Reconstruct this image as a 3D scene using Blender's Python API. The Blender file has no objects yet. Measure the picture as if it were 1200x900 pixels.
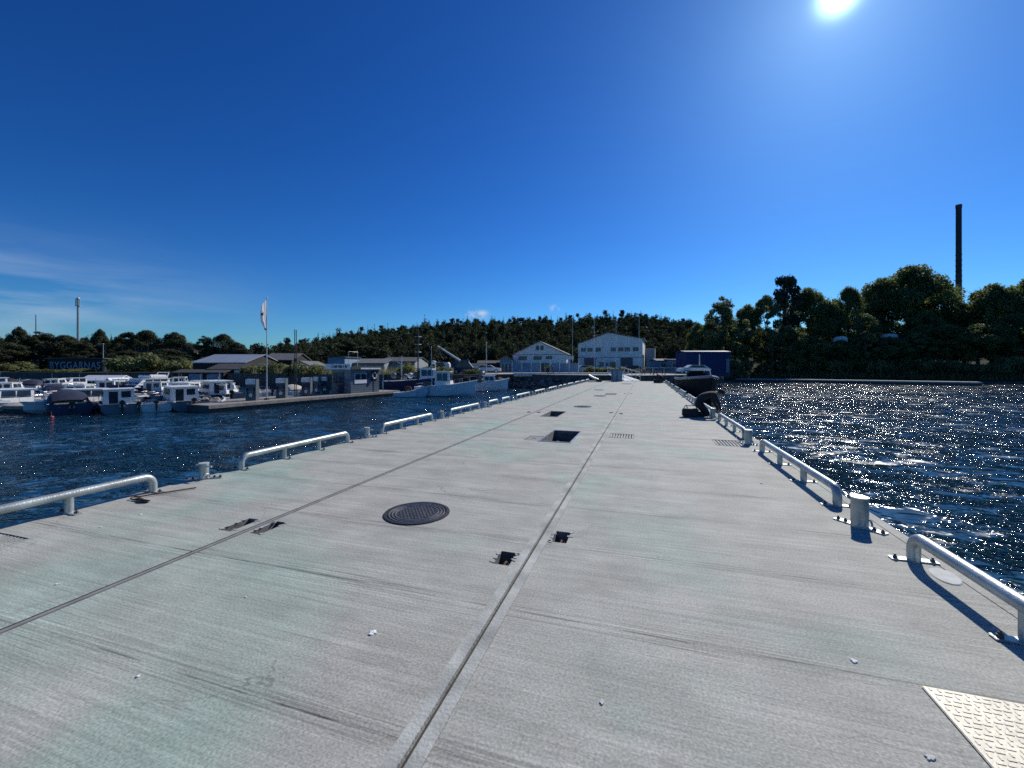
import bpy, bmesh, math, random
import numpy as np
from mathutils import Vector, Matrix
random.seed(7); RNG = np.random.default_rng(7)
R = math.radians; PI = math.pi
S = bpy.context.scene; COL = S.collection

# ------------------------------------------------------------------ camera
F = 490.0; HC = 1.6; TH = R(17.55); PITCH = math.atan(20/490)
ST, CT = math.sin(TH), math.cos(TH)
FW = Vector((-ST, CT, 0)); RT = Vector((CT, ST, 0))
cam = bpy.data.cameras.new('camera'); co = bpy.data.objects.new('camera', cam); COL.objects.link(co)
cam.sensor_width = 36; cam.lens = 36*F/1200; cam.clip_end = 6000; cam.clip_start = 0.05
co.location = (0, 0, HC); co.rotation_euler = (PI/2, 0, TH); cam.shift_y = -20/1200; S.camera = co

WZ = -1.5                                       # water level; deck top is z = 0
def W(u, D, z=0.0):                             # map bearing + distance to a world place
    r = (u-600)/F*D
    p = FW*D + RT*r
    return Vector((p.x, p.y, z))
def zv(v, D): return HC + D*(430-v)/F
def deckpt(u, v):
    X = (u-755)/(v-430)*HC*CT; d = F*HC/(v-430)
    return X, (d+X*ST)/CT

# ------------------------------------------------------------------ materials
M = {}
def mat(name, col, rough=.7, metal=0.0, var=.12, scale=3.0, bump=0.0, bscale=40, spec=.5, col2=None, stretch=None, trans=0):
    m = bpy.data.materials.new(name); m.use_nodes = True; nt = m.node_tree; N = nt.nodes; L = nt.links
    b = N['Principled BSDF']; b.inputs['Roughness'].default_value = rough; b.inputs['Metallic'].default_value = metal
    b.inputs['Specular IOR Level'].default_value = spec
    tc = N.new('ShaderNodeTexCoord'); mp = N.new('ShaderNodeMapping'); L.new(tc.outputs['Object'], mp.inputs[0])
    if stretch: mp.inputs['Scale'].default_value = stretch
    nz = N.new('ShaderNodeTexNoise'); nz.inputs['Scale'].default_value = scale; nz.inputs['Detail'].default_value = 5
    L.new(mp.outputs[0], nz.inputs['Vector'])
    cr = N.new('ShaderNodeValToRGB'); L.new(nz.outputs['Fac'], cr.inputs[0])
    c2 = col2 or tuple(min(1, c*(1+var)) for c in col)
    c1 = tuple(c*(1-var) for c in col)
    cr.color_ramp.elements[0].position = .3; cr.color_ramp.elements[1].position = .7
    cr.color_ramp.elements[0].color = (*c1, 1); cr.color_ramp.elements[1].color = (*c2, 1)
    L.new(cr.outputs[0], b.inputs['Base Color'])
    if bump:
        n2 = N.new('ShaderNodeTexNoise'); n2.inputs['Scale'].default_value = bscale; n2.inputs['Detail'].default_value = 4
        L.new(mp.outputs[0], n2.inputs['Vector'])
        bp = N.new('ShaderNodeBump'); bp.inputs['Strength'].default_value = bump; bp.inputs['Distance'].default_value = .02
        L.new(n2.outputs['Fac'], bp.inputs['Height']); L.new(bp.outputs[0], b.inputs['Normal'])
    if trans:
        tr = N.new('ShaderNodeBsdfTranslucent'); L.new(cr.outputs[0], tr.inputs['Color'])
        mx = N.new('ShaderNodeMixShader'); mx.inputs[0].default_value = trans
        L.new(b.outputs[0], mx.inputs[1]); L.new(tr.outputs[0], mx.inputs[2])
        L.new(mx.outputs[0], N['Material Output'].inputs['Surface'])
    M[name] = m; return m

mat('galv', (.42,.455,.44), .40, .5, .30, 5, .15, 60)
mat('bolt', (.10,.10,.10), .6, .5)
mat('cap', (.62,.64,.62), .5, .3)
mat('iron', (.035,.034,.034), .6, .35, .3, 20, .3, 80)
mat('iron_worn', (.26,.25,.24), .5, .6, .3, 20)
mat('grout', (.62,.62,.58), .9, 0, .12, 12)
mat('grout_white', (.80,.80,.78), .9, 0, .05, 30, .4, 60)
mat('joint', (.43,.435,.395), .9, 0, .30, 4, .3, 60)
mat('joint_dark', (.055,.05,.045), .95, 0, .3, 15)
mat('hole_dark', (.19,.18,.165), .95, 0, .4, 8)
mat('lid', (.27,.265,.25), .8, .1, .2, 9)
mat('tread', (.66,.60,.46), .55, .05, .16, 8, .1, 50)
mat('wood', (.30,.27,.23), .85, 0, .3, 3, .2, 30, stretch=(1,9,1))
mat('dock_side', (.09,.085,.08), .9, 0, .3, 2)
mat('hullwhite', (.82,.82,.80), .3, 0, .05, 1.5)
mat('hullnavy', (.025,.035,.085), .3, 0, .1)
mat('hullgrey', (.15,.18,.21), .35, 0, .1)
mat('hullblack', (.014,.014,.016), .85, spec=.2)
mat('hullred', (.30,.035,.03), .4)
mat('canvasnavy', (.02,.028,.06), .85, 0, .25)
mat('canvasblack', (.018,.018,.02), .85, 0, .25)
mat('canvascream', (.55,.52,.44), .85, 0, .1)
mat('canvasgreen', (.04,.10,.09), .85, 0, .2)
mat('glassdark', (.018,.03,.045), .12, 0, .2, spec=.45)
mat('cowl', (.015,.015,.017), .35)
mat('chrome', (.6,.62,.62), .25, .9)
mat('buoy', (.30,.045,.03), .5)
mat('rubber', (.02,.02,.02), .8)
mat('pumpgrey', (.11,.135,.15), .5, .1)
mat('pumpwhite', (.72,.74,.74), .5)
mat('whitewall', (.86,.85,.80), .8, 0, .06, 1.0, stretch=(1,1,.2))
mat('greywall', (.26,.29,.31), .85, 0, .12, .8, stretch=(1,1,.2))
mat('darkwall', (.032,.028,.026), .9, 0, .3, 1, stretch=(3,3,.3))
mat('bluewall', (.18,.27,.36), .8, 0, .15, 1)
mat('deepblue', (.008,.018,.11), .5, 0, .15, 1)
mat('tealbox', (.05,.13,.17), .5, 0, .15, 2)
mat('redwood', (.33,.035,.03), .85, 0, .15, 2)
mat('roofmetal', (.50,.51,.51), .4, .5, .22, .6, stretch=(6,.3,.3))
mat('roofdark', (.06,.06,.062), .85, 0, .25, 1)
mat('roofgrey', (.13,.135,.135), .8, 0, .2, 1)
mat('rooforange', (.42,.17,.08), .85, 0, .2, 2)
mat('trimwhite', (.78,.79,.79), .6)
mat('signletter', (.27,.32,.40), .6)
mat('pole', (.62,.63,.63), .45, .3)
mat('poledark', (.05,.05,.055), .6, .3)
mat('rust', (.13,.07,.045), .85, .2, .3, 4)
mat('flag', (.85,.86,.86), .8, 0, .03, trans=.45)
mat('flaggreen', (.10,.16,.10), .8)
mat('concrete', (.36,.36,.34), .9, 0, .2, 1.2, .3, 12)
mat('quaywall', (.09,.085,.08), .95, 0, .45, 1.4, .5, 3)
mat('rock', (.16,.15,.14), .95, 0, .4, 1.5, .6, 5)
mat('bark', (.10,.08,.06), .95, 0, .35, 4, .5, 12, stretch=(3,3,.5))
mat('barkpine', (.20,.10,.055), .95, 0, .35, 4, .5, 12, stretch=(3,3,.5))
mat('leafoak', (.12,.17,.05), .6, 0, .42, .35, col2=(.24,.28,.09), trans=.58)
mat('leafbirch', (.15,.19,.065), .6, 0, .4, .4, col2=(.25,.28,.11), trans=.45)
mat('leafpine', (.022,.042,.020), .75, 0, .4, .5, col2=(.045,.068,.030), trans=.08)
mat('leafforest', (.018,.032,.015), .95, 0, .4, .045, col2=(.085,.105,.038), trans=.22)
mat('leafshaded', (.030,.045,.018), .8, 0, .4, .3, col2=(.075,.09,.032), trans=.2)  # darkened oak and birch leaves: backlit shade put into the colour
mat('shrub', (.16,.185,.065), .7, 0, .45, .8, col2=(.30,.31,.13), trans=.6)
mat('reed', (.25,.25,.12), .9, 0, .4, 2, trans=.4)
mat('chimbrick', (.105,.075,.062), .9, 0, .3, .8, .4, 5)
mat('chimtop', (.06,.055,.055), .9, 0, .3, 1)
mat('cloth', (.022,.024,.030), .9, 0, .3, 8, .3, 30)
mat('trousers', (.016,.017,.02), .9, 0, .3, 8, .3, 30)
mat('skin', (.42,.24,.17), .6)
mat('hair', (.03,.02,.015), .8)
mat('toolbag', (.016,.016,.018), .7)
mat('orange', (.6,.16,.03), .6)

# land
def land_mat():
    m = mat('land', (.020,.026,.010), 1.0, 0, .4, .08, spec=.05, col2=(.055,.06,.028)); return m
land_mat()

# deck concrete
def deck_mat():
    m = bpy.data.materials.new('brushed_concrete'); m.use_nodes = True; nt = m.node_tree; N = nt.nodes; L = nt.links
    b = N['Principled BSDF']; b.inputs['Roughness'].default_value = .82; b.inputs['Specular IOR Level'].default_value = .35
    tc = N.new('ShaderNodeTexCoord')
    def noise(sc, det=4, scale=(1,1,1), rot=0, rough=.5, dist=0):
        mp = N.new('ShaderNodeMapping'); mp.inputs['Scale'].default_value = scale; mp.inputs['Rotation'].default_value = (0,0,rot)
        L.new(tc.outputs['Object'], mp.inputs[0])
        n = N.new('ShaderNodeTexNoise'); n.inputs['Scale'].default_value = sc; n.inputs['Detail'].default_value = det
        n.inputs['Roughness'].default_value = rough; n.inputs['Distortion'].default_value = dist
        L.new(mp.outputs[0], n.inputs['Vector']); return n.outputs['Fac']
    def rng(x, a, b_, c=0, d=1):
        n = N.new('ShaderNodeMapRange'); n.inputs[1].default_value = a; n.inputs[2].default_value = b_; n.inputs[3].default_value = c; n.inputs[4].default_value = d
        L.new(x, n.inputs[0]); return n.outputs[0]
    def mix(f, a, b_, mode='MIX'):
        n = N.new('ShaderNodeMix'); n.data_type = 'RGBA'; n.blend_type = mode
        for s, x in ((0, f), (6, a), (7, b_)):
            if isinstance(x, (tuple, float, int)): n.inputs[s].default_value = x if s == 0 else (*x, 1)
            else: L.new(x, n.inputs[s])
        return n.outputs[2]
    def mth(op, a, b_=None):
        n = N.new('ShaderNodeMath'); n.operation = op
        for i, x in enumerate((a, b_)):
            if x is None: continue
            if isinstance(x, (int, float)): n.inputs[i].default_value = x
            else: L.new(x, n.inputs[i])
        return n.outputs[0]
    teal = rng(noise(.42, 3, (1,.8,1), dist=.4), .50, .66)
    pink = rng(noise(.6, 4, (1.2,.7,1)), .52, .72)
    c = mix(teal, (.455,.45,.392), (.375,.472,.395))
    c = mix(mth('MULTIPLY', pink, .6), c, (.455,.425,.385))
    blot = rng(noise(1.6, 6, (1,1.6,1), rough=.65), .3, .75, .76, 1.14)
    c = mix(1.0, c, mixc(N, L, blot), 'MULTIPLY')
    # broom strokes run across the pier
    lines = noise(1.0, 3, (.9, 75, 1), R(1.5), .7)
    lines2 = noise(1.0, 2, (.35, 26, 1), R(-1), .6)
    amp = rng(noise(.8, 3, (.8,1.3,1)), .38, .62, .25, 1)
    sep = N.new('ShaderNodeSeparateXYZ'); L.new(tc.outputs['Object'], sep.inputs[0])
    wob = noise(.5, 2)
    yy = mth('ADD', sep.outputs['Y'], mth('MULTIPLY', wob, .05))
    fr = mth('ABSOLUTE', mth('SUBTRACT', mth('FRACT', mth('MULTIPLY', yy, 1/1.06)), .5))
    band = rng(fr, .055, .10, 1, 0)
    band = mth('MULTIPLY', band, rng(noise(.9, 2, (1,.6,1)), .35, .6, .15, 1))
    l1 = rng(lines, .30, .70, -1, 1)
    l1 = mth('MULTIPLY', l1, mth('ADD', mth('MULTIPLY', amp, .22), mth('MULTIPLY', band, .40)))
    l2 = mth('MULTIPLY', rng(lines2, .35, .65, -1, 1), .085)
    tot = mth('ADD', mth('ADD', 1.0, l1), l2)
    tot = mth('SUBTRACT', tot, mth('MULTIPLY', band, .13))
    seam = mth('MULTIPLY', rng(fr, .0035, .0075, 1, 0), rng(noise(3.0, 4), .40, .56, 0, 1))
    tot = mth('SUBTRACT', tot, mth('MULTIPLY', seam, .45))
    c = mix(1.0, c, mixc(N, L, tot), 'MULTIPLY')
    # darker wheel scuffs along the pier
    wl = rng(noise(1.0, 4, (3.2,.16,1), R(3), .6), .60, .74)
    c = mix(mth('MULTIPLY', wl, .22), c, (.30,.29,.27))
    # hairline cracks, here and there
    vmp = N.new('ShaderNodeMapping'); vmp.inputs['Scale'].default_value = (.55,.9,1); L.new(tc.outputs['Object'], vmp.inputs[0])
    dn = N.new('ShaderNodeTexNoise'); dn.inputs['Scale'].default_value = 3; dn.inputs['Detail'].default_value = 5; L.new(vmp.outputs[0], dn.inputs['Vector'])
    va = N.new('ShaderNodeVectorMath'); va.operation = 'MULTIPLY_ADD'; va.inputs[1].default_value = (.5,.5,0); L.new(dn.outputs['Color'], va.inputs[0]); L.new(vmp.outputs[0], va.inputs[2])
    vo = N.new('ShaderNodeTexVoronoi'); vo.feature = 'DISTANCE_TO_EDGE'; vo.inputs['Scale'].default_value = .8; L.new(va.outputs[0], vo.inputs['Vector'])
    ck = mth('MULTIPLY', rng(vo.outputs['Distance'], .0012, .0035, 1, 0), rng(noise(.5, 3), .52, .60))
    c = mix(mth('MULTIPLY', ck, .55), c, (.16,.155,.14))
    # fine aggregate speckle
    sp = rng(noise(75, 4), .25, .75, .62, 1.30)
    c = mix(1.0, c, mixc(N, L, sp), 'MULTIPLY')
    st = rng(noise(2.3, 5, (1,1,1), dist=1.5), .62, .76)
    c = mix(mth('MULTIPLY', st, .5), c, (.26,.255,.24))
    L.new(c, b.inputs['Base Color'])
    h = mth('ADD', mth('MULTIPLY', lines, .8), mth('MULTIPLY', noise(90, 3), .5))
    h = mth('ADD', h, mth('MULTIPLY', noise(1.3, 3), 1.2))
    bp = N.new('ShaderNodeBump'); bp.inputs['Strength'].default_value = .35; bp.inputs['Distance'].default_value = .006
    L.new(h, bp.inputs['Height']); L.new(bp.outputs[0], b.inputs['Normal'])
    M['deck'] = m
def mixc(N, L, val):
    n = N.new('ShaderNodeCombineXYZ')
    for i in range(3): L.new(val, n.inputs[i])
    return n.outputs[0]
deck_mat()

def water_mat():
    m = bpy.data.materials.new('sea_water'); m.use_nodes = True; nt = m.node_tree; N = nt.nodes; L = nt.links
    b = N['Principled BSDF']; b.inputs['Base Color'].default_value = (.006,.030,.048,1)
    b.inputs['Roughness'].default_value = .08; b.inputs['IOR'].default_value = 1.333
    tc = N.new('ShaderNodeTexCoord')
    def noise(sc, det, scale, rot, rough=.5, dist=0.0):
        mp = N.new('ShaderNodeMapping'); mp.inputs['Scale'].default_value = scale; mp.inputs['Rotation'].default_value = (0,0,rot)
        L.new(tc.outputs['Object'], mp.inputs[0])
        n = N.new('ShaderNodeTexNoise'); n.inputs['Scale'].default_value = sc; n.inputs['Detail'].default_value = det
        n.inputs['Roughness'].default_value = rough; n.inputs['Distortion'].default_value = dist
        L.new(mp.outputs[0], n.inputs['Vector']); return n.outputs['Fac']
    def mth(op, a, b_):
        n = N.new('ShaderNodeMath'); n.operation = op
        for i, x in enumerate((a, b_)):
            if isinstance(x, (int, float)): n.inputs[i].default_value = x
            else: L.new(x, n.inputs[i])
        return n.outputs[0]
    def rng(x, lo, hi, c, d):
        n = N.new('ShaderNodeMapRange'); n.interpolation_type = 'SMOOTHSTEP'
        for i, q in zip((1,2,3,4), (lo,hi,c,d)): n.inputs[i].default_value = q
        L.new(x, n.inputs[0]); return n.outputs[0]
    gust = rng(noise(.22, 6, (.7,1,1), R(10), .78), .50, .60, .0, 1.0)
    gust2 = rng(noise(1.1, 4, (.7,1,1), R(-8), .7), .48, .58, .1, 1.0)
    h = mth('MULTIPLY', noise(.50, 2, (.8,1,1), R(20)), .34)
    h = mth('ADD', h, mth('MULTIPLY', mth('MULTIPLY', noise(1.9, 2, (.75,1,1), R(-5), .5, .4), .30), rng(mth('ADD', mth('MULTIPLY', gust, .6), mth('MULTIPLY', gust2, .4)), 0, 1, .30, 1.5)))
    fine = mth('MULTIPLY', mth('MULTIPLY', noise(5.0, 2, (.8,1,1), R(35), .5, .3), .085), mth('MULTIPLY', gust, gust2))
    h = mth('ADD', h, fine)
    # wind-ruffled patches: sharply bounded, of every size, rougher than the slick between
    cat = mth('MULTIPLY', rng(noise(1.15, 7, (.62,1,1), R(4), .74, .3), .555, .585, 0, 1), rng(noise(.16, 3, (.5,1,1), R(0), .6), .40, .52, .0, 1))
    L.new(mth('ADD', .085, mth('MULTIPLY', cat, .25)), b.inputs['Roughness'])
    bp = N.new('ShaderNodeBump'); bp.inputs['Strength'].default_value = 1; bp.inputs['Distance'].default_value = 1.0
    L.new(h, bp.inputs['Height']); L.new(bp.outputs[0], b.inputs['Normal'])
    M['water'] = m
water_mat()

# ------------------------------------------------------------------ mesh helpers
class MB:
    def __init__(s): s.v = []; s.f = []; s.mi = []; s.mats = []
    def _m(s, m):
        m = m or (s.mats[0] if s.mats else 'galv')
        if m not in s.mats: s.mats.append(m)
        return s.mats.index(m)
    def add(s, vs, fs, m=None):
        k = s._m(m); o = len(s.v); s.v += [tuple(x) for x in vs]
        for f in fs: s.f.append(tuple(i+o for i in f)); s.mi.append(k)
        return s
    def box(s, x0, x1, y0, y1, z0, z1, m=None):
        vs = [(x,y,z) for z in (z0,z1) for y in (y0,y1) for x in (x0,x1)]
        return s.add(vs, [(0,2,3,1),(4,5,7,6),(0,1,5,4),(2,6,7,3),(0,4,6,2),(1,3,7,5)], m)
    def bbox(s, cx, cy, cz, sx, sy, sz, bev=.01, m=None, rot=0):
        bm = bmesh.new(); bmesh.ops.create_cube(bm, size=1)
        for v in bm.verts: v.co = Vector((v.co.x*sx, v.co.y*sy, v.co.z*sz))
        bmesh.ops.bevel(bm, geom=bm.edges[:], offset=bev, segments=2, affect='EDGES')
        mt = Matrix.Translation((cx,cy,cz)) @ Matrix.Rotation(rot, 4, 'Z')
        vs = [mt @ v.co for v in bm.verts]; bm.verts.index_update()
        fs = [[v.index for v in f.verts] for f in bm.faces]; bm.free()
        return s.add(vs, fs, m)
    def tube(s, pts, r, n=10, m=None, caps=True):
        pts = [Vector(p) for p in pts]; rs = r if isinstance(r, (list, tuple)) else [r]*len(pts)
        vs = []; prev = None
        for i, p in enumerate(pts):
            a = pts[max(0,i-1)]; b = pts[min(len(pts)-1,i+1)]; t = (b-a).normalized()
            if prev is None: x = t.orthogonal().normalized()
            else: x = (prev - t*prev.dot(t)); x = x.normalized() if x.length > 1e-6 else t.orthogonal().normalized()
            prev = x; y = t.cross(x)
            for k in range(n):
                an = 2*PI*k/n; vs.append(p + (x*math.cos(an)+y*math.sin(an))*rs[i])
        fs = []
        for i in range(len(pts)-1):
            for k in range(n):
                k2 = (k+1) % n; fs.append((i*n+k, i*n+k2, (i+1)*n+k2, (i+1)*n+k))
        if caps: fs.append(tuple(range(n-1,-1,-1))); fs.append(tuple((len(pts)-1)*n+k for k in range(n)))
        return s.add(vs, fs, m)
    def cyl(s, x, y, z0, z1, r, n=20, m=None, r1=None):
        r1 = r if r1 is None else r1
        vs = [(x+r*math.cos(2*PI*k/n), y+r*math.sin(2*PI*k/n), z0) for k in range(n)] + [(x+r1*math.cos(2*PI*k/n), y+r1*math.sin(2*PI*k/n), z1) for k in range(n)]
        fs = [(k,(k+1)%n,n+(k+1)%n,n+k) for k in range(n)] + [tuple(range(n-1,-1,-1)), tuple(range(n,2*n))]
        return s.add(vs, fs, m)
    def prism(s, poly, axis, a0, a1, m=None):            # poly in the plane normal to axis
        def p(q, a): return {'x': (a,q[0],q[1]), 'y': (q[0],a,q[1]), 'z': (q[0],q[1],a)}[axis]
        n = len(poly); vs = [p(q,a0) for q in poly] + [p(q,a1) for q in poly]
        fs = [(k,(k+1)%n,n+(k+1)%n,n+k) for k in range(n)] + [tuple(range(n-1,-1,-1)), tuple(range(n,2*n))]
        return s.add(vs, fs, m)
    def sphere(s, c, r, m=None, sc=(1,1,1), n=10):
        vs = []; fs = []
        for i in range(n+1):
            t = PI*i/n
            for k in range(n*2):
                a = PI*k/n; vs.append((c[0]+r*sc[0]*math.sin(t)*math.cos(a), c[1]+r*sc[1]*math.sin(t)*math.sin(a), c[2]+r*sc[2]*math.cos(t)))
        q = n*2
        for i in range(n):
            for k in range(q): fs.append((i*q+k, (i+1)*q+k, (i+1)*q+(k+1)%q, i*q+(k+1)%q))
        return s.add(vs, fs, m)
    def build(s, name, parent=None, smooth=False):
        me = bpy.data.meshes.new(name); me.from_pydata(s.v, [], s.f)
        for x in s.mats: me.materials.append(M[x])
        me.polygons.foreach_set('material_index', s.mi)
        bm = bmesh.new(); bm.from_mesh(me); bmesh.ops.remove_doubles(bm, verts=bm.verts, dist=1e-5) if smooth else None
        bmesh.ops.recalc_face_normals(bm, faces=bm.faces); bm.to_mesh(me); bm.free()
        if smooth:
            me.polygons.foreach_set('use_smooth', [True]*len(me.polygons)); me.set_sharp_from_angle(angle=R(40))
        me.update()
        return link(name, me, parent)
def link(name, me, parent=None):
    o = bpy.data.objects.new(name, me); COL.objects.link(o)
    if parent: o.parent = parent
    return o
def thing(name, label, cat, loc=(0,0,0), rz=0, group=None):
    o = bpy.data.objects.new(name, None); COL.objects.link(o); o.empty_display_size = .2
    o.location = loc; o.rotation_euler = (0,0,rz); return tag(o, label, cat, group)
def tag(o, label=None, cat=None, group=None, kind=None):
    for k, v in (('label',label),('category',cat),('group',group),('kind',kind)):
        if v: o[k] = v
    return o
KIDS = {}
def kids(o):
    if o.name not in KIDS: KIDS[o.name] = [c for c in COL.objects if c.parent == o]
    return KIDS[o.name]
def dup(o, parent=None):
    c = o.copy(); COL.objects.link(c); c.parent = parent
    for ch in kids(o): dup(ch, c)
    return c
def one(mb, name, label, cat, loc=(0,0,0), rz=0, group=None, smooth=False):
    o = mb.build(name, None, smooth); o.location = loc; o.rotation_euler = (0,0,rz); return tag(o, label, cat, group)
ORD = ['leftmost','second','third','fourth','fifth','sixth','seventh','eighth','ninth','tenth','eleventh','twelfth','thirteenth','fourteenth','fifteenth','sixteenth']
NTH = ['first','second','third','fourth','fifth','sixth','seventh','eighth','ninth','tenth','eleventh','twelfth','thirteenth']

# ------------------------------------------------------------------ terrain
SHU = [-3000,-500,0,200,300,380,450,520,560,600,640,700,755,800,840,880,1000,1150,1300,3500]
SHD = [100,92,86,78,70,62,60,60,60,66,60,57,54.5,58,80,97,93,82,78,100]
HGU = [-3000,-300,0,150,230,290,330,400,450,500,560,640,740,815,850,1000,1500,3500]
HGH = [16,14,15,14,9,4,7,16,19,23,25,26,30,24,16,14,16,18]
def ground(u, D):
    sh = np.interp(u, SHU, SHD); hg = np.interp(u, HGU, HGH)
    z = .5
    t = np.clip((D-max(sh+12,112))/190, 0, 1); z += hg*(t*t*(3-2*t))
    if u > 830: z += 3.0*min(1,(u-830)/60)*np.clip((D-sh-2)/30, 0, 1)
    return float(z)
def land():
    tans = np.concatenate([np.linspace(-3.0,-1.3,14), np.linspace(-1.25,1.3,130), np.linspace(1.4,3.5,14)])
    us = 600+F*tans
    rel = [0,.01,1.5,4,8,14,22,32,45,60,80,105,130,160,190,230,300,420,700,1500]
    vs, fs = [], []
    for u in us:
        sh = float(np.interp(u, SHU, SHD))
        for k, q in enumerate(rel):
            D = sh+q; z = -3.0 if k == 0 else ground(u, D)
            if u > 845 and k in (1,2): z = (WZ+.25, .1)[k-1]
            vs.append(W(u, D, z))
    n = len(rel)
    for i in range(len(us)-1):
        for k in range(n-1): fs.append((i*n+k,(i+1)*n+k,(i+1)*n+k+1,i*n+k+1))
    mb = MB(); mb._m('land'); mb._m('quaywall'); mb._m('concrete'); mb.add(vs, fs, 'land')
    o = mb.build('shore_ground'); me = o.data
    for i in range(len(us)-1):
        u = us[i]
        for k in range(n-1):
            p = i*(n-1)+k
            if k == 0: me.polygons[p].material_index = 1
            elif 560 < u < 835 and k < 5: me.polygons[p].material_index = 2
    tag(o, kind='structure'); return o
land()
wm = MB().add([(-3500,-600,WZ),(3500,-600,WZ),(3500,4500,WZ),(-3500,4500,WZ)], [(0,1,2,3)], 'water')
tag(wm.build('water'), kind='structure')

# ------------------------------------------------------------------ pier deck with real recesses
XL, XR, YE, Y0 = -6.15, 2.40, 49.0, -6.0
HOLES = [(-2.15,-1.50,8.78,10.35,.7,'hatch'), (-3.2,-2.66,13.2,14.8,.45,'hatch')]
POCK = [(-1.18,-1.04,3.20,3.44), (-.815,-.675,3.76,4.02), (-3.98,-3.84,3.05,3.38), (-3.63,-3.50,3.08,3.40)]
POCK += [(-3.98,-3.85,14.2,14.5), (-3.62,-3.49,14.2,14.5), (-1.17,-1.04,14.85,15.1), (-.815,-.70,14.6,14.9), (-1.17,-1.04,26.0,26.3), (-.815,-.68,26.0,26.3)]
DRAINS = [(-.77,-.22,9.72,10.28), (1.42,2.0,9.4,10.1), (-5.95,-5.45,2.12,2.36)]
LIDS = [(-2.52,-2.20,8.80,9.40)]
allh = [(a,b,c,d,z) for a,b,c,d,z,_ in HOLES] + [(a,b,c,d,.16) for a,b,c,d in POCK] + [(a,b,c,d,.1) for a,b,c,d in DRAINS] + [(a,b,c,d,.03) for a,b,c,d in LIDS]
def deck_strip(mb, x0, x1):
    hs = [h for h in allh if h[0] >= x0-1e-6 and h[1] <= x1+1e-6]
    xs = sorted({x0, x1, *[h[0] for h in hs], *[h[1] for h in hs]}); ys = sorted({Y0, YE, *[h[2] for h in hs], *[h[3] for h in hs]})
    for i in range(len(xs)-1):
        for j in range(len(ys)-1):
            cx, cy = (xs[i]+xs[i+1])/2, (ys[j]+ys[j+1])/2
            if any(h[0] < cx < h[1] and h[2] < cy < h[3] for h in hs): continue
            mb.add([(xs[i],ys[j],0),(xs[i+1],ys[j],0),(xs[i+1],ys[j+1],0),(xs[i],ys[j+1],0)], [(0,1,2,3)], 'deck')
    for a,b,c,d,z in hs:
        mb.add([(a,c,0),(b,c,0),(b,d,0),(a,d,0),(a,c,-z),(b,c,-z),(b,d,-z),(a,d,-z)], [(0,1,5,4),(1,2,6,5),(2,3,7,6),(3,0,4,7),(4,5,6,7)], 'hole_dark')
GL = (-3.745, -3.675); GC = (-1.008, -.846)
mb = MB()
for a, b in ((XL+.03, GL[0]), (GL[1], GC[0]), (GC[1], 2.258), (2.266, XR-.03)): deck_strip(mb, a, b)
# chamfered edges and pier sides
for x, s in ((XL, 1), (XR, -1)):
    mb.add([(x+s*.03,Y0,0),(x+s*.03,YE,0),(x,YE,-.03),(x,Y0,-.03),(x,Y0,-2.6),(x,YE,-2.6)], [(0,1,2,3),(3,2,5,4)], 'deck')
mb.add([(XL,YE,-.03),(XR,YE,-.03),(XR,YE,-2.6),(XL,YE,-2.6),(XL+.03,YE,0),(XR-.03,YE,0)], [(0,1,2,3),(4,5,1,0)], 'deck')
mb.add([(XL,Y0,-.03),(XR,Y0,-.03),(XR,Y0,-2.6),(XL,Y0,-2.6)], [(0,1,2,3)], 'deck')
dk = MB(); dk.v = mb.v; dk.f = mb.f; dk.mi = mb.mi; dk.mats = mb.mats
me = bpy.data.meshes.new('pier_deck'); me.from_pydata(dk.v, [], dk.f)
for x in dk.mats: me.materials.append(M[x])
me.polygons.foreach_set('material_index', dk.mi)
pier = link('pier_deck', me); tag(pier, kind='structure')
j = MB()      # left joint: mortar band between two grooves
j.box(GL[0], GL[1], Y0, YE, -.05, -.014, 'joint_dark'); j.box(GL[0]+.018, GL[1]-.018, Y0, YE, -.03, .002, 'lid')
j.box(2.2585, 2.2655, Y0, YE, -.05, -.012, 'joint_dark')
# centre joint: two mortar shoulders with the open groove between
j.box(GC[0], GC[1], Y0, YE, -.05, -.02, 'joint_dark')
j.box(GC[0]+.0015, GC[0]+.068, Y0, YE, -.03, .006, 'joint'); j.box(GC[1]-.068, GC[1]-.0015, Y0, YE, -.03, .005, 'joint')
tag(j.build('pier_joints', pier))

# hatches and openings
def frame_ring(mb, a, b, c, d, w, z0, z1, m):
    mb.box(a-w, b+w, c-w, c, z0, z1, m); mb.box(a-w, b+w, d, d+w, z0, z1, m); mb.box(a-w, a, c, d, z0, z1, m); mb.box(b, b+w, c, d, z0, z1, m)
t = thing('open_hatch', 'large open rectangular hatch in the deck with a pale steel rim and dark shaft', 'hatch', (-1.825, 9.56, 0))
m1 = MB(); frame_ring(m1, -.325, .325, -.785, .785, .035, .001, .012, 'galv'); m1.build('rim', t)
m1 = MB(); m1.box(-.20,-.14,-.6,.6,-.68,-.2,'iron'); m1.cyl(.12,.1,-.69,-.28,.12,14,'iron'); m1.build('valve', t)
t = thing('open_hatch', 'smaller dark open hatch in the deck beyond the large pale rimmed one', 'hatch', (-2.93, 14.0, 0))
m1 = MB(); frame_ring(m1, -.27, .27, -.8, .8, .03, .001, .010, 'lid'); m1.build('rim', t)
m1 = MB(); m1.bbox(0,0,-.35,.3,.9,.18,.02,'iron'); m1.build('valve', t)
t = thing('hatch_lid', 'small grey square lid set in the deck left of the large open hatch', 'hatch', (-2.36, 9.1, 0))
m1 = MB(); m1.bbox(0,0,-.016,.30,.58,.024,.004,'lid'); m1.build('lid_plate', t)
m1 = MB(); m1.box(-.05,.05,-.008,.008,-.003,.004,'iron_worn'); m1.build('handle', t)
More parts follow.
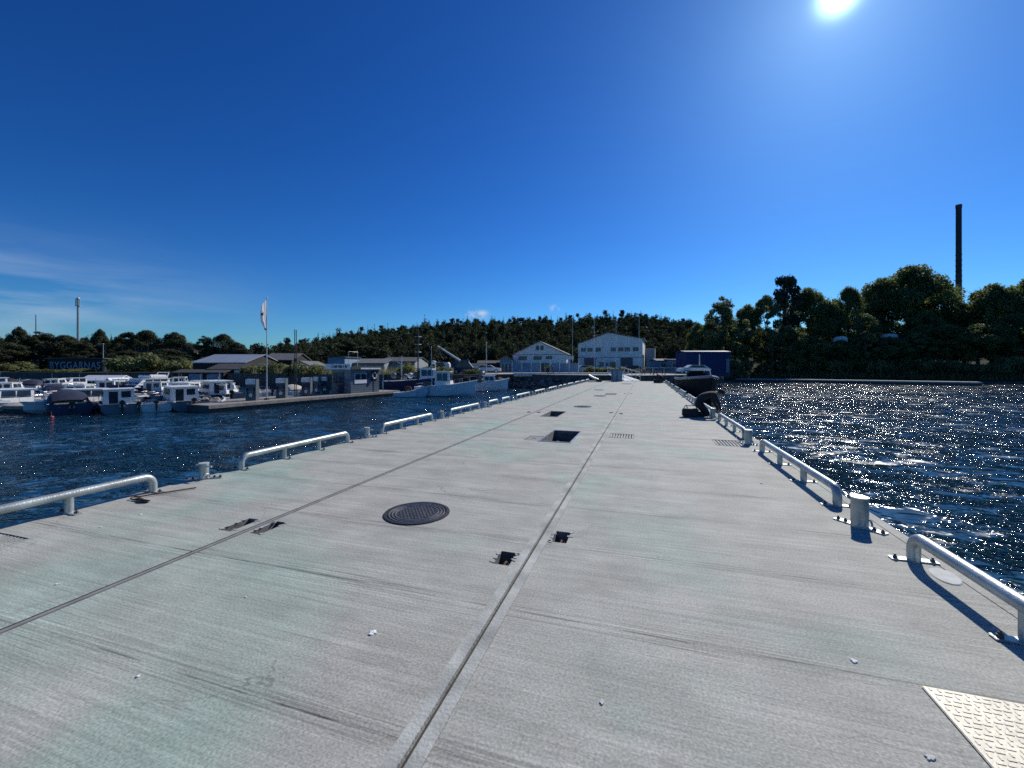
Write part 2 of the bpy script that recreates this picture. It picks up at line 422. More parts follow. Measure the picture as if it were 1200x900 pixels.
t = thing('hatch_lid', 'far dark rectangular lid on the deck near the centre joint', 'hatch', (-1.87, 25.3, 0))
m1 = MB(); m1.bbox(0,0,.006,.62,1.3,.012,.004,'iron'); m1.build('lid_plate', t)
m1 = MB(); frame_ring(m1,-.32,.32,-.66,.66,.03,.001,.008,'iron_worn'); m1.build('rim', t)
t = thing('hatch_lid', 'farthest dark rectangular lid near the head of the pier', 'hatch', (-1.6, 41, 0))
m1 = MB(); m1.bbox(0,0,.006,.9,1.6,.012,.004,'iron'); m1.build('lid_plate', t)

def manhole(loc, label, fine=True):
    t = thing('manhole_cover', label, 'manhole cover', loc, random.random()*2, 'round manhole covers in the deck')
    m1 = MB(); n = 48; vs = []; fs = []
    prof = [(.355,.001),(.352,.012),(.318,.013),(.314,-.0),(.306,-.0)]
    for r, z in prof:
        for k in range(n): vs.append((r*math.cos(2*PI*k/n), r*math.sin(2*PI*k/n), z))
    for i in range(len(prof)-1):
        for k in range(n): fs.append((i*n+k, i*n+(k+1)%n, (i+1)*n+(k+1)%n, (i+1)*n+k))
    m1.add(vs, fs, 'iron'); m1.build('frame', t)
    m1 = MB(); m1.cyl(0,0,.001,.006,.305,n,'iron')
    for rr in (.297,.262,.228):
        vs = []; fs = []
        for k in range(n):
            c, s = math.cos(2*PI*k/n), math.sin(2*PI*k/n); vs += [((rr-.006)*c,(rr-.006)*s,.0065),((rr-.004)*c,(rr-.004)*s,.012),((rr+.004)*c,(rr+.004)*s,.012),((rr+.006)*c,(rr+.006)*s,.0065)]
        for k in range(n):
            a, b = k*4, ((k+1)%n)*4
            for q in range(3): fs.append((a+q,b+q,b+q+1,a+q+1))
        m1.add(vs, fs, 'iron_worn')
    if fine:
        for i in range(-6,7):
            for jx in range(-6,7):
                x, y = i*.034, jx*.034
                if math.hypot(x,y) < .205:
                    if (i+jx) % 2: m1.box(x-.014,x+.014,y-.005,y+.005,.006,.0115,'iron_worn')
                    else: m1.box(x-.005,x+.005,y-.014,y+.014,.006,.0115,'iron_worn')
    m1.build('cover', t); return t
manhole((-2.37,4.05,0), 'nearest round cast iron manhole cover, cross hatched, in the middle of the deck')
manhole((-2.36,16.9,0), 'dark round manhole cover just beyond the two open hatches')
manhole((-2.33,23.4,0), 'dark round manhole cover, third from the camera, beside the rectangular lid')
manhole((-3.0,29.5,0), 'farthest dark round manhole cover, near the left joint', False)

DL = ['slotted deck drain beside the centre joint, next to the open hatch', 'slotted deck drain near the right hand bollards', 'slotted deck drain at the left edge by the nearest rail']
for (a,b,c,d), lb in zip(DRAINS, DL):
    t = thing('slotted_drain', lb, 'drain', ((a+b)/2,(c+d)/2,0), 0, 'slotted drains in the deck')
    m1 = MB(); hx, hy = (b-a)/2-.002, (d-c)/2-.002; n = 9; w = 2*hx/n
    for k in range(n): m1.bbox(-hx+w*(k+.5), 0, -.022, w*.66, 2*hy-.01, .04, .004, 'joint')
    m1.build('grate_bars', t)
    m1 = MB(); frame_ring(m1, -hx+.002, hx-.002, -hy+.002, hy-.002, .012, .001, .005, 'joint'); m1.build('rim', t)
# lifting loops in the nearest pockets
for k, (a,b,c,d) in enumerate(POCK[:4]):
    lb = ['rust brown lifting loop in the pocket left of the centre joint','rust brown lifting loop in the pocket right of the centre joint','lifting loop in the slot left of the left joint','lifting loop in the slot right of the left joint'][k]
    m1 = MB(); x, y = (a+b)/2, (c+d)/2
    m1.tube([(.0,-.08*math.cos(q), -.13+.09*math.sin(q)) for q in np.linspace(0,PI,9)], .009, 8, 'rust')
    m1.tube([(-.045,-.05,-.12),(.04,-.03,-.03),(.03,.06,-.11)], .006, 6, 'galv')
    one(m1, 'lifting_loop', lb, 'lifting loop', (x,y,0), 0, 'lifting loops sunk in deck pockets')
    m1 = MB()   # ragged mortar lip
    for q in range(7):
        an = random.random()*6.28; m1.bbox((a+b)/2+(b-a)*.56*math.copysign(1,math.cos(an))*1.0, y+(d-c)*.5*math.sin(an), .002, .02+.02*random.random(), .03+.03*random.random(), .006, .0015, 'joint', random.random()*3)
    m1.build('pocket_lip', pier)

# splashes of grout / paint
def splash(u, v, r, label, m='grout_white', seed=0, asp=1.0, name='grout_splash'):
    x, y = deckpt(u, v); rr = random.Random(seed); m1 = MB(); n = 26
    for c in range(rr.choice([2,3])):
        cx, cy = (rr.random()-.5)*r*1.1, (rr.random()-.5)*r*1.1; q = r*(.75 if c == 0 else .35+.3*rr.random()); ph = [rr.random()*6 for _ in range(3)]
        pts = [(cx+asp*q*(1+.25*math.sin(3*a+ph[0])+.18*math.sin(7*a+ph[1]))*math.cos(a), cy+q*(1+.25*math.sin(2*a+ph[2])+.2*math.sin(5*a+ph[1]))*math.sin(a)) for a in np.linspace(0,2*PI,n,endpoint=False)]
        vs = [(p[0],p[1],0) for p in pts] + [(cx+(p[0]-cx)*.85, cy+(p[1]-cy)*.85, .004+.0007*c) for p in pts] + [(cx,cy,.005+.0007*c)]
        fs = [(k,(k+1)%n,n+(k+1)%n,n+k) for k in range(n)] + [(n+k,n+(k+1)%n,2*n) for k in range(n)]
        m1.add(vs, fs, m)
    one(m1, name, label, 'splash', (x,y,.0015), 0, 'white splashes on the deck')
splash(435,743,.030,'larger white grout splash on the deck between the left and centre joints',seed=1)
splash(1003,775,.022,'white ring like grout splash on the right part of the deck',seed=2)
splash(705,823,.014,'faint small splash near the foot of the picture, right of the centre joint','grout',3)
splash(162,793,.010,'small oval white chip on the deck at lower left',seed=4)
splash(67,685,.014,'white chip left of the left joint',seed=5,asp=.6)
splash(165,603,.018,'white smear near the iron bar on the left strip',seed=6)
splash(118,618,.012,'tiny pale mark on the left strip near the first rail',seed=7)
splash(1090,888,.022,'grey cement crumb beside the tread plate','grout',8)
splash(288,700,.006,'very small white fleck in the middle of the left slab',seed=9)
splash(355,565,.012,'small white fleck beside the left joint, up the pier',seed=10)
splash(893,567,.02,'pale smear on the right slab before the second bollard','grout',11)
# cap in deck under the near right rail
m1 = MB(); n = 28
vs = [(.085*math.cos(a), .15*math.sin(a), .001) for a in np.linspace(0,2*PI,n,endpoint=False)] + [(.078*math.cos(a), .14*math.sin(a), .007) for a in np.linspace(0,2*PI,n,endpoint=False)]
m1.add(vs, [(k,(k+1)%n,n+(k+1)%n,n+k) for k in range(n)]+[tuple(range(n,2*n))], 'grout')
one(m1, 'plug_cover', 'pale oval plug in the deck under the nearest right hand rail', 'cover', (2.19,4.04,0), R(-12))

# tread plate bottom right
t = thing('tread_plate', 'cream tread plate with raised dashes lying on the deck at lower right', 'tread plate', (1.32,2.61,0))
m1 = MB(); m1.bbox(.40,-.55,.005,.80,1.1,.009,.003,'tread'); m1.build('plate', t)
m1 = MB(); py = .031
for jy in range(34):
    for ix in range(22):
        x = .025+ix*.036+(.018 if jy % 2 else 0); y = -.02-jy*py
        if x > .78: continue
        if (ix//2+jy) % 2: m1.bbox(x, y, .0103, .030, .010, .003, .0012, 'tread')
        else: m1.bbox(x, y, .0103, .010, .022, .003, .0012, 'tread')
tag(m1.build('raised_dashes', t))

# iron bar and hook on left strip
x0, y0 = deckpt(163,584); x1, y1 = deckpt(230,573)
m1 = MB(); m1.tube([(x0,y0,.02),(x0+(x1-x0)*.15,y0+(y1-y0)*.15,.022),(x1,y1,.018)], .009, 8, 'rust'); m1.tube([(x0,y0,.02),(x0-.03,y0-.04,.03),(x0-.01,y0-.08,.02)], .011, 8, 'rust')
one(m1, 'iron_bar', 'long thin rusty iron bar lying on the left strip of the deck', 'iron bar')
x0, y0 = deckpt(166,587)
m1 = MB(); m1.tube([(-.12,-.03,.012),(-.03,.0,.02),(.05,-.02,.02),(.13,.01,.012)], [.008,.02,.018,.007], 8, 'rust'); m1.tube([(.02,-.05,.012),(.08,-.06,.012),(.16,-.03,.012)], .012, 8, 'iron')
one(m1, 'hook', 'short dark iron hook lying beside the long bar', 'hook', (x0,y0,0))

# ------------------------------------------------------------------ rails and bollards
def pipe_path(L, h, rb=.11):
    pts = [(0,0,0.0),(0,0,h-rb)]
    pts += [(0, rb-rb*math.cos(a), h-rb+rb*math.sin(a)) for a in np.linspace(.2,PI/2,7)]
    pts += [(0, L-rb+rb*math.sin(a), h-rb+rb*math.cos(a)) for a in np.linspace(0,PI/2-.2,7)]
    pts += [(0,L,h-rb),(0,L,0.0)]; return pts
def make_rail(L, r, h, legs, bolts=True):
    t = thing('pier_rail', 'x', 'guard rail', (0,0,0), 0, 'low galvanised rails along the pier edges')
    m1 = MB(); m1.tube(pipe_path(L, h), r, 20, 'galv'); m1.build('pipe', t, True)
    for y in legs:
        m1 = MB(); m1.cyl(0,y,0,h-r*.6,r*.86,18,'galv'); m1.build('leg', t, True)
    for y in [0]+legs+[L]:
        m1 = MB(); m1.bbox(0,y,.007,.32,.07,.012,.003,'galv'); p = m1.build('foot_plate', t)
        if bolts:
            for sx in (-.125,.125):
                m1 = MB(); m1.cyl(sx,y,.013,.030,.019,6,'bolt'); m1.cyl(sx,y,.030,.045,.009,8,'bolt'); m1.build('bolt', p)
    return t
def make_bollard(side):
    t = thing('bollard', 'x', 'bollard', (0,0,0), 0, 'short steel bollards along the pier edges')
    q = .073 if side > 0 else .060; H_ = .29 if side > 0 else .22
    m1 = MB(); m1.cyl(0,0,0,H_,q,28,'galv'); m1.build('post', t, True)
    m1 = MB(); m1.cyl(0,0,H_,H_+.010,q+.004,28,'cap'); m1.build('top_cap', t, True)
    if side < 0: m1 = MB(); m1.tube([(-.15,0,.185),(.15,0,.185)], .012, 10, 'cap'); m1.build('cross_pin', t, True)
    m1 = MB(); m1.bbox(0,0,.007,.46,.085,.012,.003,'galv', R(-53) if side > 0 else R(35)); p = m1.build('base_plate', t)
    for q in (-.2,-.13,.13,.2):
        a = R(-53) if side > 0 else R(35)
        m1 = MB(); x, y = q*math.cos(a), q*math.sin(a); m1.cyl(x,y,.013,.032,.018,6,'bolt'); m1.cyl(x,y,.032,.045,.009,8,'bolt'); m1.build('bolt', p)
    m1 = MB(); m1.tube([(.075+.0*a, -.02-.05*math.cos(a), .03+.05*math.sin(a)) for a in np.linspace(0,PI,8)], .010, 8, 'galv'); m1.build('ring', t, True)
    return t
railR = make_rail(3.22, .046, .205, [1.07,2.14]); railL = make_rail(2.45, .045, .205, [.815,1.63])
railRf = railR; railS = make_rail(1.1, .042, .20, [])
bolR, bolL = make_bollard(1), make_bollard(-1)
def put(proto, used, loc, label, rz=0):
    o = proto if not used.get(proto.name) else dup(proto); used[proto.name] = 1
    o.location = loc; o.rotation_euler = (0,0,rz); o['label'] = label; return o
US = {}
for p in (railR, railL, railS, bolR, bolL):
    kids(p)
    for c in kids(p): kids(c)
XRR, XRL = 2.12, -6.0
k = 0; b = 5.05-4.7
while b < 47:
    nm = NTH[k]
    where = 'nearest the camera' if k == 0 else f'{nm} from the camera'
    put(railR, US, (XRR, b+.72-(0.05 if k else 0), 0), f'low pipe rail on the right pier edge, {where}')
    if k: put(bolR, US, (2.06, b, 0), f'stubby steel bollard on the right pier edge, {NTH[k-1]} from the camera')
    b += 4.7; k += 1
k = 0; b = 4.37-3.68; r = 0
while b < 46.5:
    if k > 0:
        put(bolL, US, (XRL, b, 0), f'stubby steel bollard on the left pier edge, {NTH[k-1]} from the camera', R(0))
    if k in (4, 8):
        for q, y in enumerate((b+.4, b+2.05)): put(railS, US, (XRL, y, 0), f'short pipe rail on the left pier edge, {("nearer","farther")[q]} of the {"first" if k == 4 else "second"} short pair')
    else:
        put(railL, US, (XRL, b+.58, 0), 'low pipe rail on the left pier edge, '+('nearest the camera' if r == 0 else f'{NTH[r]} long one from the camera')); r += 1
    b += 3.68; k += 1
# ------------------------------------------------------------------ pier end: cabinets, gangway, davit
def at(u, D, z): return W(u, D, z)
t = thing('gangway', 'white gangway with handrails leading from the pier head up to the quay', 'gangway', W(736,49.8,0), TH)
m1 = MB(); L_ = 7.5; m1.add([(-.95,-1.8,.03),(.95,-1.8,.03),(1.15,L_,.62),(-.75,L_,.62),(-.95,-1.8,-.05),(.95,-1.8,-.05),(1.15,L_,.52),(-.75,L_,.52)], [(0,1,2,3),(4,5,6,7),(0,1,5,4),(1,2,6,5),(2,3,7,6),(3,0,4,7)], 'cap'); m1.build('walkway', t)
for sx in (-1,1):
    m1 = MB(); m1.tube([(sx*.95,-1.6,.95),(sx*.95+.2,L_,1.6)], .05, 8, 'pole'); m1.tube([(sx*.95,-1.6,.5),(sx*.95+.2,L_,1.1)], .025, 6, 'pole')
    for q in range(6): f = q/5; m1.tube([(sx*.95+.2*f,-1.6+(L_+1.5)*f,.0+.6*f),(sx*.95+.2*f,-1.6+(L_+1.5)*f,.95+.65*f)], .03, 6, 'pole')
    m1.build('handrail', t)
for k, (u, w, h) in enumerate(((719.5,.52,1.35),(725.5,.62,1.35))):
    t = thing('service_cabinet', ['teal service cabinet at the pier head, left one of the pair','teal service cabinet at the pier head, right one nearest the gangway'][k], 'cabinet', W(u,46,0), TH, 'teal cabinets at the pier head')
    m1 = MB(); m1.bbox(0,0,h/2,w,.5,h,.02,'tealbox'); m1.build('body', t)
    m1 = MB(); m1.bbox(0,-.262,h/2,w*.8,.02,h*.86,.005,'bluewall'); d_ = m1.build('door', t)
    m1 = MB(); m1.box(w*.25,w*.29,-.30,-.27,h*.5,h*.6,'chrome'); m1.build('handle', d_)
t = thing('folded_davit', 'pale folded davit with a black foot at the left of the pier head', 'davit', W(698,44.5,0), TH)
m1 = MB(); m1.tube([(-.75,0,.75),(-.2,0,.45),(.3,0,.25)], .09, 8, 'cap'); m1.build('arm', t)
m1 = MB(); m1.bbox(.35,0,.12,.6,.4,.24,.05,'rubber'); m1.build('foot', t)
m1 = MB(); m1.bbox(-.3,0,.05,.9,.7,.08,.02,'grout'); m1.build('base_slab', t)

# ------------------------------------------------------------------ buildings
def fwin(t, x, z, w, h, y=-.0, panes=2, frame='trimwhite', glass='glassdark'):
    m1 = MB(); m1.box(x, x+w, y-.06, y-.02, z, z+h, frame); o = m1.build('window', t)
    m2 = MB(); g = .06; pw = (w-g*(panes+1))/panes
    for i in range(panes): m2.box(x+g+i*(pw+g), x+g+i*(pw+g)+pw, y-.075, y-.062, z+g, z+h-g, glass)
    m2.build('pane', o)
def gable(name, label, cat, u0, u1, D, vb, ve, va, depth, wall, roof, au=None, rot=0, vr=None, zb=None, over=.35, group=None, ridge='y'):
    k_ = (u1-600)/F; w = (k_*D-(u0-600)/F*D)/(math.cos(rot)-k_*math.sin(rot)); zb = zv(vb, D) if zb is None else zb; eh = zv(ve, D)-zb; ah = zv(va, D)-zb
    ax = w*.5 if au is None else w*(au-u0)/(u1-u0)
    er = eh if vr is None else zv(vr, D)-zb
    t = thing(name, label, cat, W(u0, D, zb), TH+rot, group)
    m1 = MB()
    if ridge == 'y':
        m1.prism([(0,-.6),(w,-.6),(w,er),(ax,ah),(0,eh)], 'y', 0, depth, wall); m1.build('wall', t)
        m1 = MB(); th = .16
        m1.prism([(-over, eh-over*(ah-eh)/ax+.02), (ax, ah+.02), (ax, ah+th+.04), (-over, eh-over*(ah-eh)/ax+th)], 'y', -over, depth+over, roof)
        m1.prism([(w+over, er-over*(ah-er)/(w-ax)+.02), (ax+.001, ah+.02), (ax+.001, ah+th+.04), (w+over, er-over*(ah-er)/(w-ax)+th)], 'y', -over, depth+over, roof)
        m1.build('roof', t)
    else:
        m1.box(0,w,0,depth,-.6,eh,wall); m1.prism([(0,eh),(depth,eh),(depth/2,ah-.1)], 'x', .02, w-.02, wall); m1.build('wall', t)
        m1 = MB(); q = over*(ah-eh)/(depth/2)
        m1.prism([(-over,eh-q+.01),(depth/2,ah),(depth/2,ah+.15),(-over,eh-q+.15)], 'x', -over, w+over, roof)
        m1.prism([(depth+over,eh-q+.01),(depth/2+.001,ah),(depth/2+.001,ah+.15),(depth+over,eh-q+.15)], 'x', -over, w+over, roof)
        m1.build('roof', t)
    return t, w, eh, ah
# white boathouse A
tA, w, eh, ah = gable('boathouse', 'white gabled boathouse with two attic windows, left of the two on the quay', 'building', 601, 664, 92, 438, 415.5, 401, 8, 'whitewall', 'roofgrey', au=632, rot=R(-14))
m1 = MB(); m1.box(.0, w, -.05, -.005, eh-.12, eh+.02, 'greywall'); m1.build('cornice', tA)
for x in (5.1, 6.1): fwin(tA, x, eh+.85, .8, 1.1, 0, 1)
fwin(tA, 1.3, eh-1.25, 1.9, .95, 0, 3); fwin(tA, 4.6, eh-1.25, 1.9, .95, 0, 3); fwin(tA, 7.3, eh-1.1, 1.5, .8, 0, 2)
m1 = MB(); m1.box(1.3,3.0,-.08,-.02,.0,1.9,'bluewall'); m1.build('garage_door', tA)
m1 = MB(); m1.box(9.9,11.0,-.08,-.02,0,2.2,'darkwall'); m1.build('door', tA)
m1 = MB(); m1.box(11.6,13.3,-.14,-.02,eh-1.2,eh-.4,'trimwhite'); m1.build('notice_board', tA)
m1 = MB()
m1.box(3.2,8.8,-2.2,-.1,2.15,2.28,'roofgrey'); m1.build('porch_roof', tA)
for x in (3.3,4.7,6.1,7.5,8.7):
    m1 = MB(); m1.box(x-.06,x+.06,-2.15,-2.03,0,2.15,'trimwhite'); m1.build('post', tA)
m1 = MB(); m1.box(3.3,8.7,-.10,-.03,.2,2.1,'glassdark'); m1.build('glazed_front', tA)
# white boathouse B
tB, w, eh, ah = gable('boathouse', 'larger pale gabled boathouse with two rows of windows, right of the two on the quay', 'building', 677.5, 753, 97, 436, 403, 391, 13, 'whitewall', 'roofgrey', au=713, rot=R(-20), vr=398.5)
for i, x in enumerate((.6,2.1,4.0,7.4,9.0,10.4,12.2)): fwin(tB, x, eh-1.9, 1.25, 1.0, 0, 3 if i % 2 else 2)
for x in (1.4, 9.6): 
    m1 = MB(); m1.box(x,x+2.6,-.07,-.02,0,eh-3.2,'hullnavy'); d_ = m1.build('roller_door', tB)
    m1 = MB(); m1.box(x-.12,x+2.72,-.10,-.075,eh-3.2,eh-3.05,'trimwhite'); m1.build('lintel', d_)
fwin(tB, 4.8, 1.2, 1.1, 1.2, 0, 2); fwin(tB, 7.1, .9, 1.6, 1.5, 0, 3)
m1 = MB(); m1.box(6.3,6.9,-.1,-.02,0,2.1,'bluewall'); m1.build('door', tB)
m1 = MB(); m1.box(14.9,16.8,2,9,0,5.4,'greywall'); m1.build('side_wing', tB)
m1 = MB(); m1.box(-.2,15.2,-.06,-.01,3.25,3.4,'greywall'); m1.build('cornice', tB)
# pavilion with orange roof
t, w, eh, ah = gable('pavilion', 'small glass fronted pavilion with an orange roof left of the white boathouses', 'building', 586, 600, 88, 439, 421, 417.5, 5, 'bluewall', 'rooforange')
for x in (.25,1.0,1.75): fwin(t, x, .5, .6, 1.9, 0, 1)
# small house rows
SB = [
 ('warehouse','blue grey boxy building behind the fuel kiosk','building',384,404,80,440,419,418.4,8,'bluewall','roofdark','y'),
 ('warehouse','long low grey warehouse with a pale roof behind the kiosk','building',404,450,84,442,426,420.5,12,'greywall','roofgrey','x'),
 ('warehouse','grey warehouse with dark roof behind the fishing boats','building',444,486,88,442,424,418.5,14,'greywall','roofdark','x'),
 ('shed','small pale workshop with blue front beside the crane truck','shed',524,543,78,442,430,428.5,5,'bluewall','roofgrey','y'),
 ('shed','low white and blue shed to the right of the crane truck','shed',549,566,80,441,428,427,5,'whitewall','roofdark','x'),
 ('shed','long dark shed in front of the wood, left of the pavilion','shed',560,586,92,437,426,423,6,'darkwall','roofdark','x'),
 ('shed','low pale shed behind the picnic tables','shed',770,784,84,436,423,421,4,'bluewall','roofgrey','x'),
 ('shed','small teal white container shed beside the deep blue hall','shed',785,797,82,437,422,421.5,4,'greywall','bluewall','x'),
 ('barn','dark timber barn with a shiny pale metal roof','barn',226,287,84,446,425,415,13,'darkwall','roofmetal','x'),
 ('shed','long low dark boat shed in front of the metal roofed barn','shed',244,312,74,446,433,427,6,'darkwall','roofdark','x'),
 ('shed','low shed with two blue grey doors left of the dark boat shed','shed',203,262,72,449,437,434,4,'darkwall','roofdark','x'),
 ('house','dark house with pale roof behind the flagpole','house',306,342,96,438,422,414,9,'darkwall','roofgrey','x'),
 ('house','small white gabled house with a square window','house',338,366,78,442,430,424,7,'whitewall','roofgrey','y'),
 ('hut','long low hut with a white roof edge beside the red hut','hut',94,136,66,455,446,441,3,'darkwall','trimwhite','x'),
 ('hut','red wooden hut with a white gable behind the boats','hut',122,133,62,456,448.5,444.5,3,'redwood','trimwhite','y'),
 ('industrial_hall','long pale industrial hall at far left','building',-60,18,150,432,417,416.5,20,'whitewall','roofgrey','x'),
 ('industrial_hall','deep blue industrial hall right of the pale one at far left','building',18,43,150,432,417,416,20,'deepblue','roofdark','x'),
 ('shed','dark red brown shed behind the white speedboats','shed',135,158,66,454,449,447,3,'redwood','roofdark','x'),
 ('industrial_hall','low dark hall at the left edge behind the bushes','building',-70,10,120,442,434,431,8,'darkwall','roofgrey','x'),
]
for nm, lb, cat, u0, u1, D, vb, ve, va, dep, wl, rf, rg in SB:
    t, w, eh, ah = gable(nm, lb, cat, u0, u1, D, vb, ve, va, dep, wl, rf, ridge=rg, over=.25)
    n = max(1, int(w/3.2))
    if nm == 'barn': continue
    if nm == 'industrial_hall': continue
    if 'two blue' in lb:
        for x in (2.7, 5.9): m1 = MB(); m1.box(x,x+2.4,-.06,-.01,0,eh-.2,'bluewall'); m1.build('door', t)
        continue
    if nm == 'house' and 'white' in lb: fwin(t, w*.52, eh*.45, w*.33, eh*.45, 0, 3); continue
    for i in range(n):
        x = w*(i+.5)/n-.5
        if i % 3 == 1: m1 = MB(); m1.box(x,x+1.0,-.06,-.01,0,min(2.1,eh-.1),'trimwhite' if wl != 'whitewall' else 'bluewall'); m1.build('door', t)
        else: fwin(t, x, eh*.42, 1.0, min(.9,eh*.4), 0, 2)
# builders' merchant with its lettering
t, w, eh, ah = gable('store', 'low dark store with the pale letters BYGGARNAS across its front', 'store', 56, 122, 100, 437, 420.5, 420, 14, 'darkwall', 'roofgrey', over=.3)
cu = bpy.data.curves.new('lettering', 'FONT'); cu.body = 'BYGGARNAS'; cu.size = 2.35; cu.extrude = .05; cu.space_character = 1.12; cu.offset = .035
tmp = bpy.data.objects.new('tmp', cu); COL.objects.link(tmp)
me = bpy.data.meshes.new_from_object(tmp.evaluated_get(bpy.context.evaluated_depsgraph_get())); bpy.data.objects.remove(tmp)
wd = max(v.co.x for v in me.vertices)
for v in me.vertices: v.co = Vector((v.co.x*(w*.90)/wd, -v.co.z, v.co.y))
me.materials.append(M['signletter']); o = link('lettering', me, t); o.location = (w*.045, -.16, eh-2.35)
# deep blue hall on the right
t, w, eh, ah = gable('hall', 'deep blue corrugated hall behind the moored workboat', 'building', 803, 856, 70, 437, 413, 411.5, 4, 'deepblue', 'deepblue', ridge='x', over=.1)
m1 = MB()
for i in range(int(w/.5)): m1.box(i*.5,i*.5+.12,-.05,-.01,0,eh-.05,'deepblue')
m1.build('corrugation', t)
m1 = MB(); m1.box(w*.9,w*.97,-.1,-.06,0,2.4,'hullgrey'); m1.build('door', t)
# roofs among the trees on the right bank
for u, D, v, wd, lb in ((985,100,393,2.2,'white rounded camper roof showing among the trees, left of two'), (1042,100,390,3.0,'wide white camper roof showing under the big dome tree, right of two')):
    z = ground(u, D); t = thing('camper', lb, 'camper', W(u, D, z), TH, 'white campers parked among the trees')
    h = zv(v, D)-z
    m1 = MB(); m1.bbox(0,0,h-1.4,wd,2.2,2.0,.3,'hullwhite'); m1.build('body', t); m1 = MB(); m1.bbox(0,0,h-.34,wd*.5,1.2,.12,.03,'trimwhite'); m1.build('roof_hatch', t)
    m1 = MB(); m1.box(-wd*.4,wd*.4,-.8,.8,-.3,h-2.4,'concrete'); m1.build('plinth', t)
t, w, eh, ah = gable('cottage', 'low cottage with pale blue roof half hidden by the bank trees', 'house', 944, 980, 101, 424, 408, 402, 7, 'bluewall', 'roofmetal', ridge='x', zb=ground(960,101)-.3)
fwin(t, 1, 1, 1.3, 1, 0, 2); fwin(t, 4, 1, 1.3, 1, 0, 2)
# raised walkway behind the left bushes
t = thing('footbridge', 'long dark footbridge deck above the bushes at left', 'bridge', W(143,118,0), TH)
w = 84/F*118; m1 = MB(); m1.box(0,w,0,2.5,5.6,6.4,'darkwall'); m1.build('deck', t)
for q in range(5):
    m1 = MB(); m1.box(w*q/4-.2,w*q/4+.2,1,1.5,-.5,5.6,'concrete'); m1.build('pier_support', t)
m1 = MB(); m1.tube([(0,0,7.1),(w,0,7.1)],.05,6,'poledark')
for q in range(12): m1.tube([(w*q/11,0,6.4),(w*q/11,0,7.1)],.04,5,'poledark')
m1.build('handrail', t)

# poles & masts
def pole(name, label, cat, u, D, vt, r=.05, m='pole', zb=None, extras=None, group=None, r1=None):
    zb = ground(u, D) if zb is None else zb
    t = thing(name, label, cat, W(u, D, zb), TH, group); h = zv(vt, D)-zb
    m1 = MB(); m1.tube([(0,0,-.3),(0,0,h)], [r, r1 or r*.6], 10, m); m1.build('shaft', t)
    m1 = MB(); m1.sphere((0,0,h), r*1.3, 'pole', n=5); m1.build('finial', t)
    return t, h
for i, (u, vt) in enumerate(((671,372),(696.5,371),(722,371),(749,370))):
    t, h = pole('flagpole', f'tall bare white flagpole on the quay, {ORD[i]} of the four by the boathouses', 'flagpole', u, 72, vt, .045, group='bare flagpoles by the boathouses')
    m1 = MB(); m1.bbox(0,0,.15,.4,.4,.3,.04,'concrete'); m1.build('base', t)
pole('mast_pole', 'grey mast standing before the wood, left of the pavilion', 'mast', 570, 70, 402, .09)
pole('mast_pole', 'thin pale mast beside the crane truck', 'mast', 505.5, 68, 407, .06)
t, h = pole('telecom_mast', 'tall thin telecom mast with antennas rising over the left wood', 'mast', 91.5, 190, 350, .52, 'galv', r1=.42)
for a in (0,2.1,4.2):
    m1 = MB(); m1.bbox(.75*math.cos(a), .75*math.sin(a), h-1.6, .3,.3,2.8,.05,'galv'); m1.build('antenna', t)
m1 = MB(); m1.cyl(0,0,h-3.3,h-3.1,1.1,12,'pole'); m1.build('platform', t)
pole('antenna', 'very thin dark antenna above the trees at far left', 'antenna', 42, 190, 369, .22, 'poledark')
t, h = pole('lamp_post', 'white lamp post by the footbridge at left', 'lamp post', 121, 100, 403, .08)
m1 = MB(); m1.bbox(-.5,0,h,1.3,.25,.12,.03,'pole'); m1.build('lamp_head', t)
# chimney
D = 150; z0 = ground(1123,D); h = zv(240,D)-z0
t = thing('chimney', 'very tall slim dark brick chimney rising behind the trees at right', 'chimney', W(1123.5,D,z0))
m1 = MB(); m1.cyl(0,0,-1,h*.55,.86,28,'chimbrick',.82); m1.build('brick_shaft', t, True)
m1 = MB(); m1.cyl(0,0,h*.55+.001,h-1,.80,28,'chimtop',.78); m1.build('upper_shaft', t, True)
m1 = MB(); m1.cyl(0,0,h-1.2,h,.86,28,'chimbrick',.86); m1.build('crown_ring', t, True)
for q in range(15):
    z = 10+q*1.9
    m1 = MB(); m1.cyl(0,0,z,z+.35,.91-.003*q,24,'chimtop'); m1.build('band', t)
m1 = MB()
m1.tube([(-.95,-.3,2),(-.88,-.3,h-.5)],.06,5,'poledark'); m1.build('ladder', t)

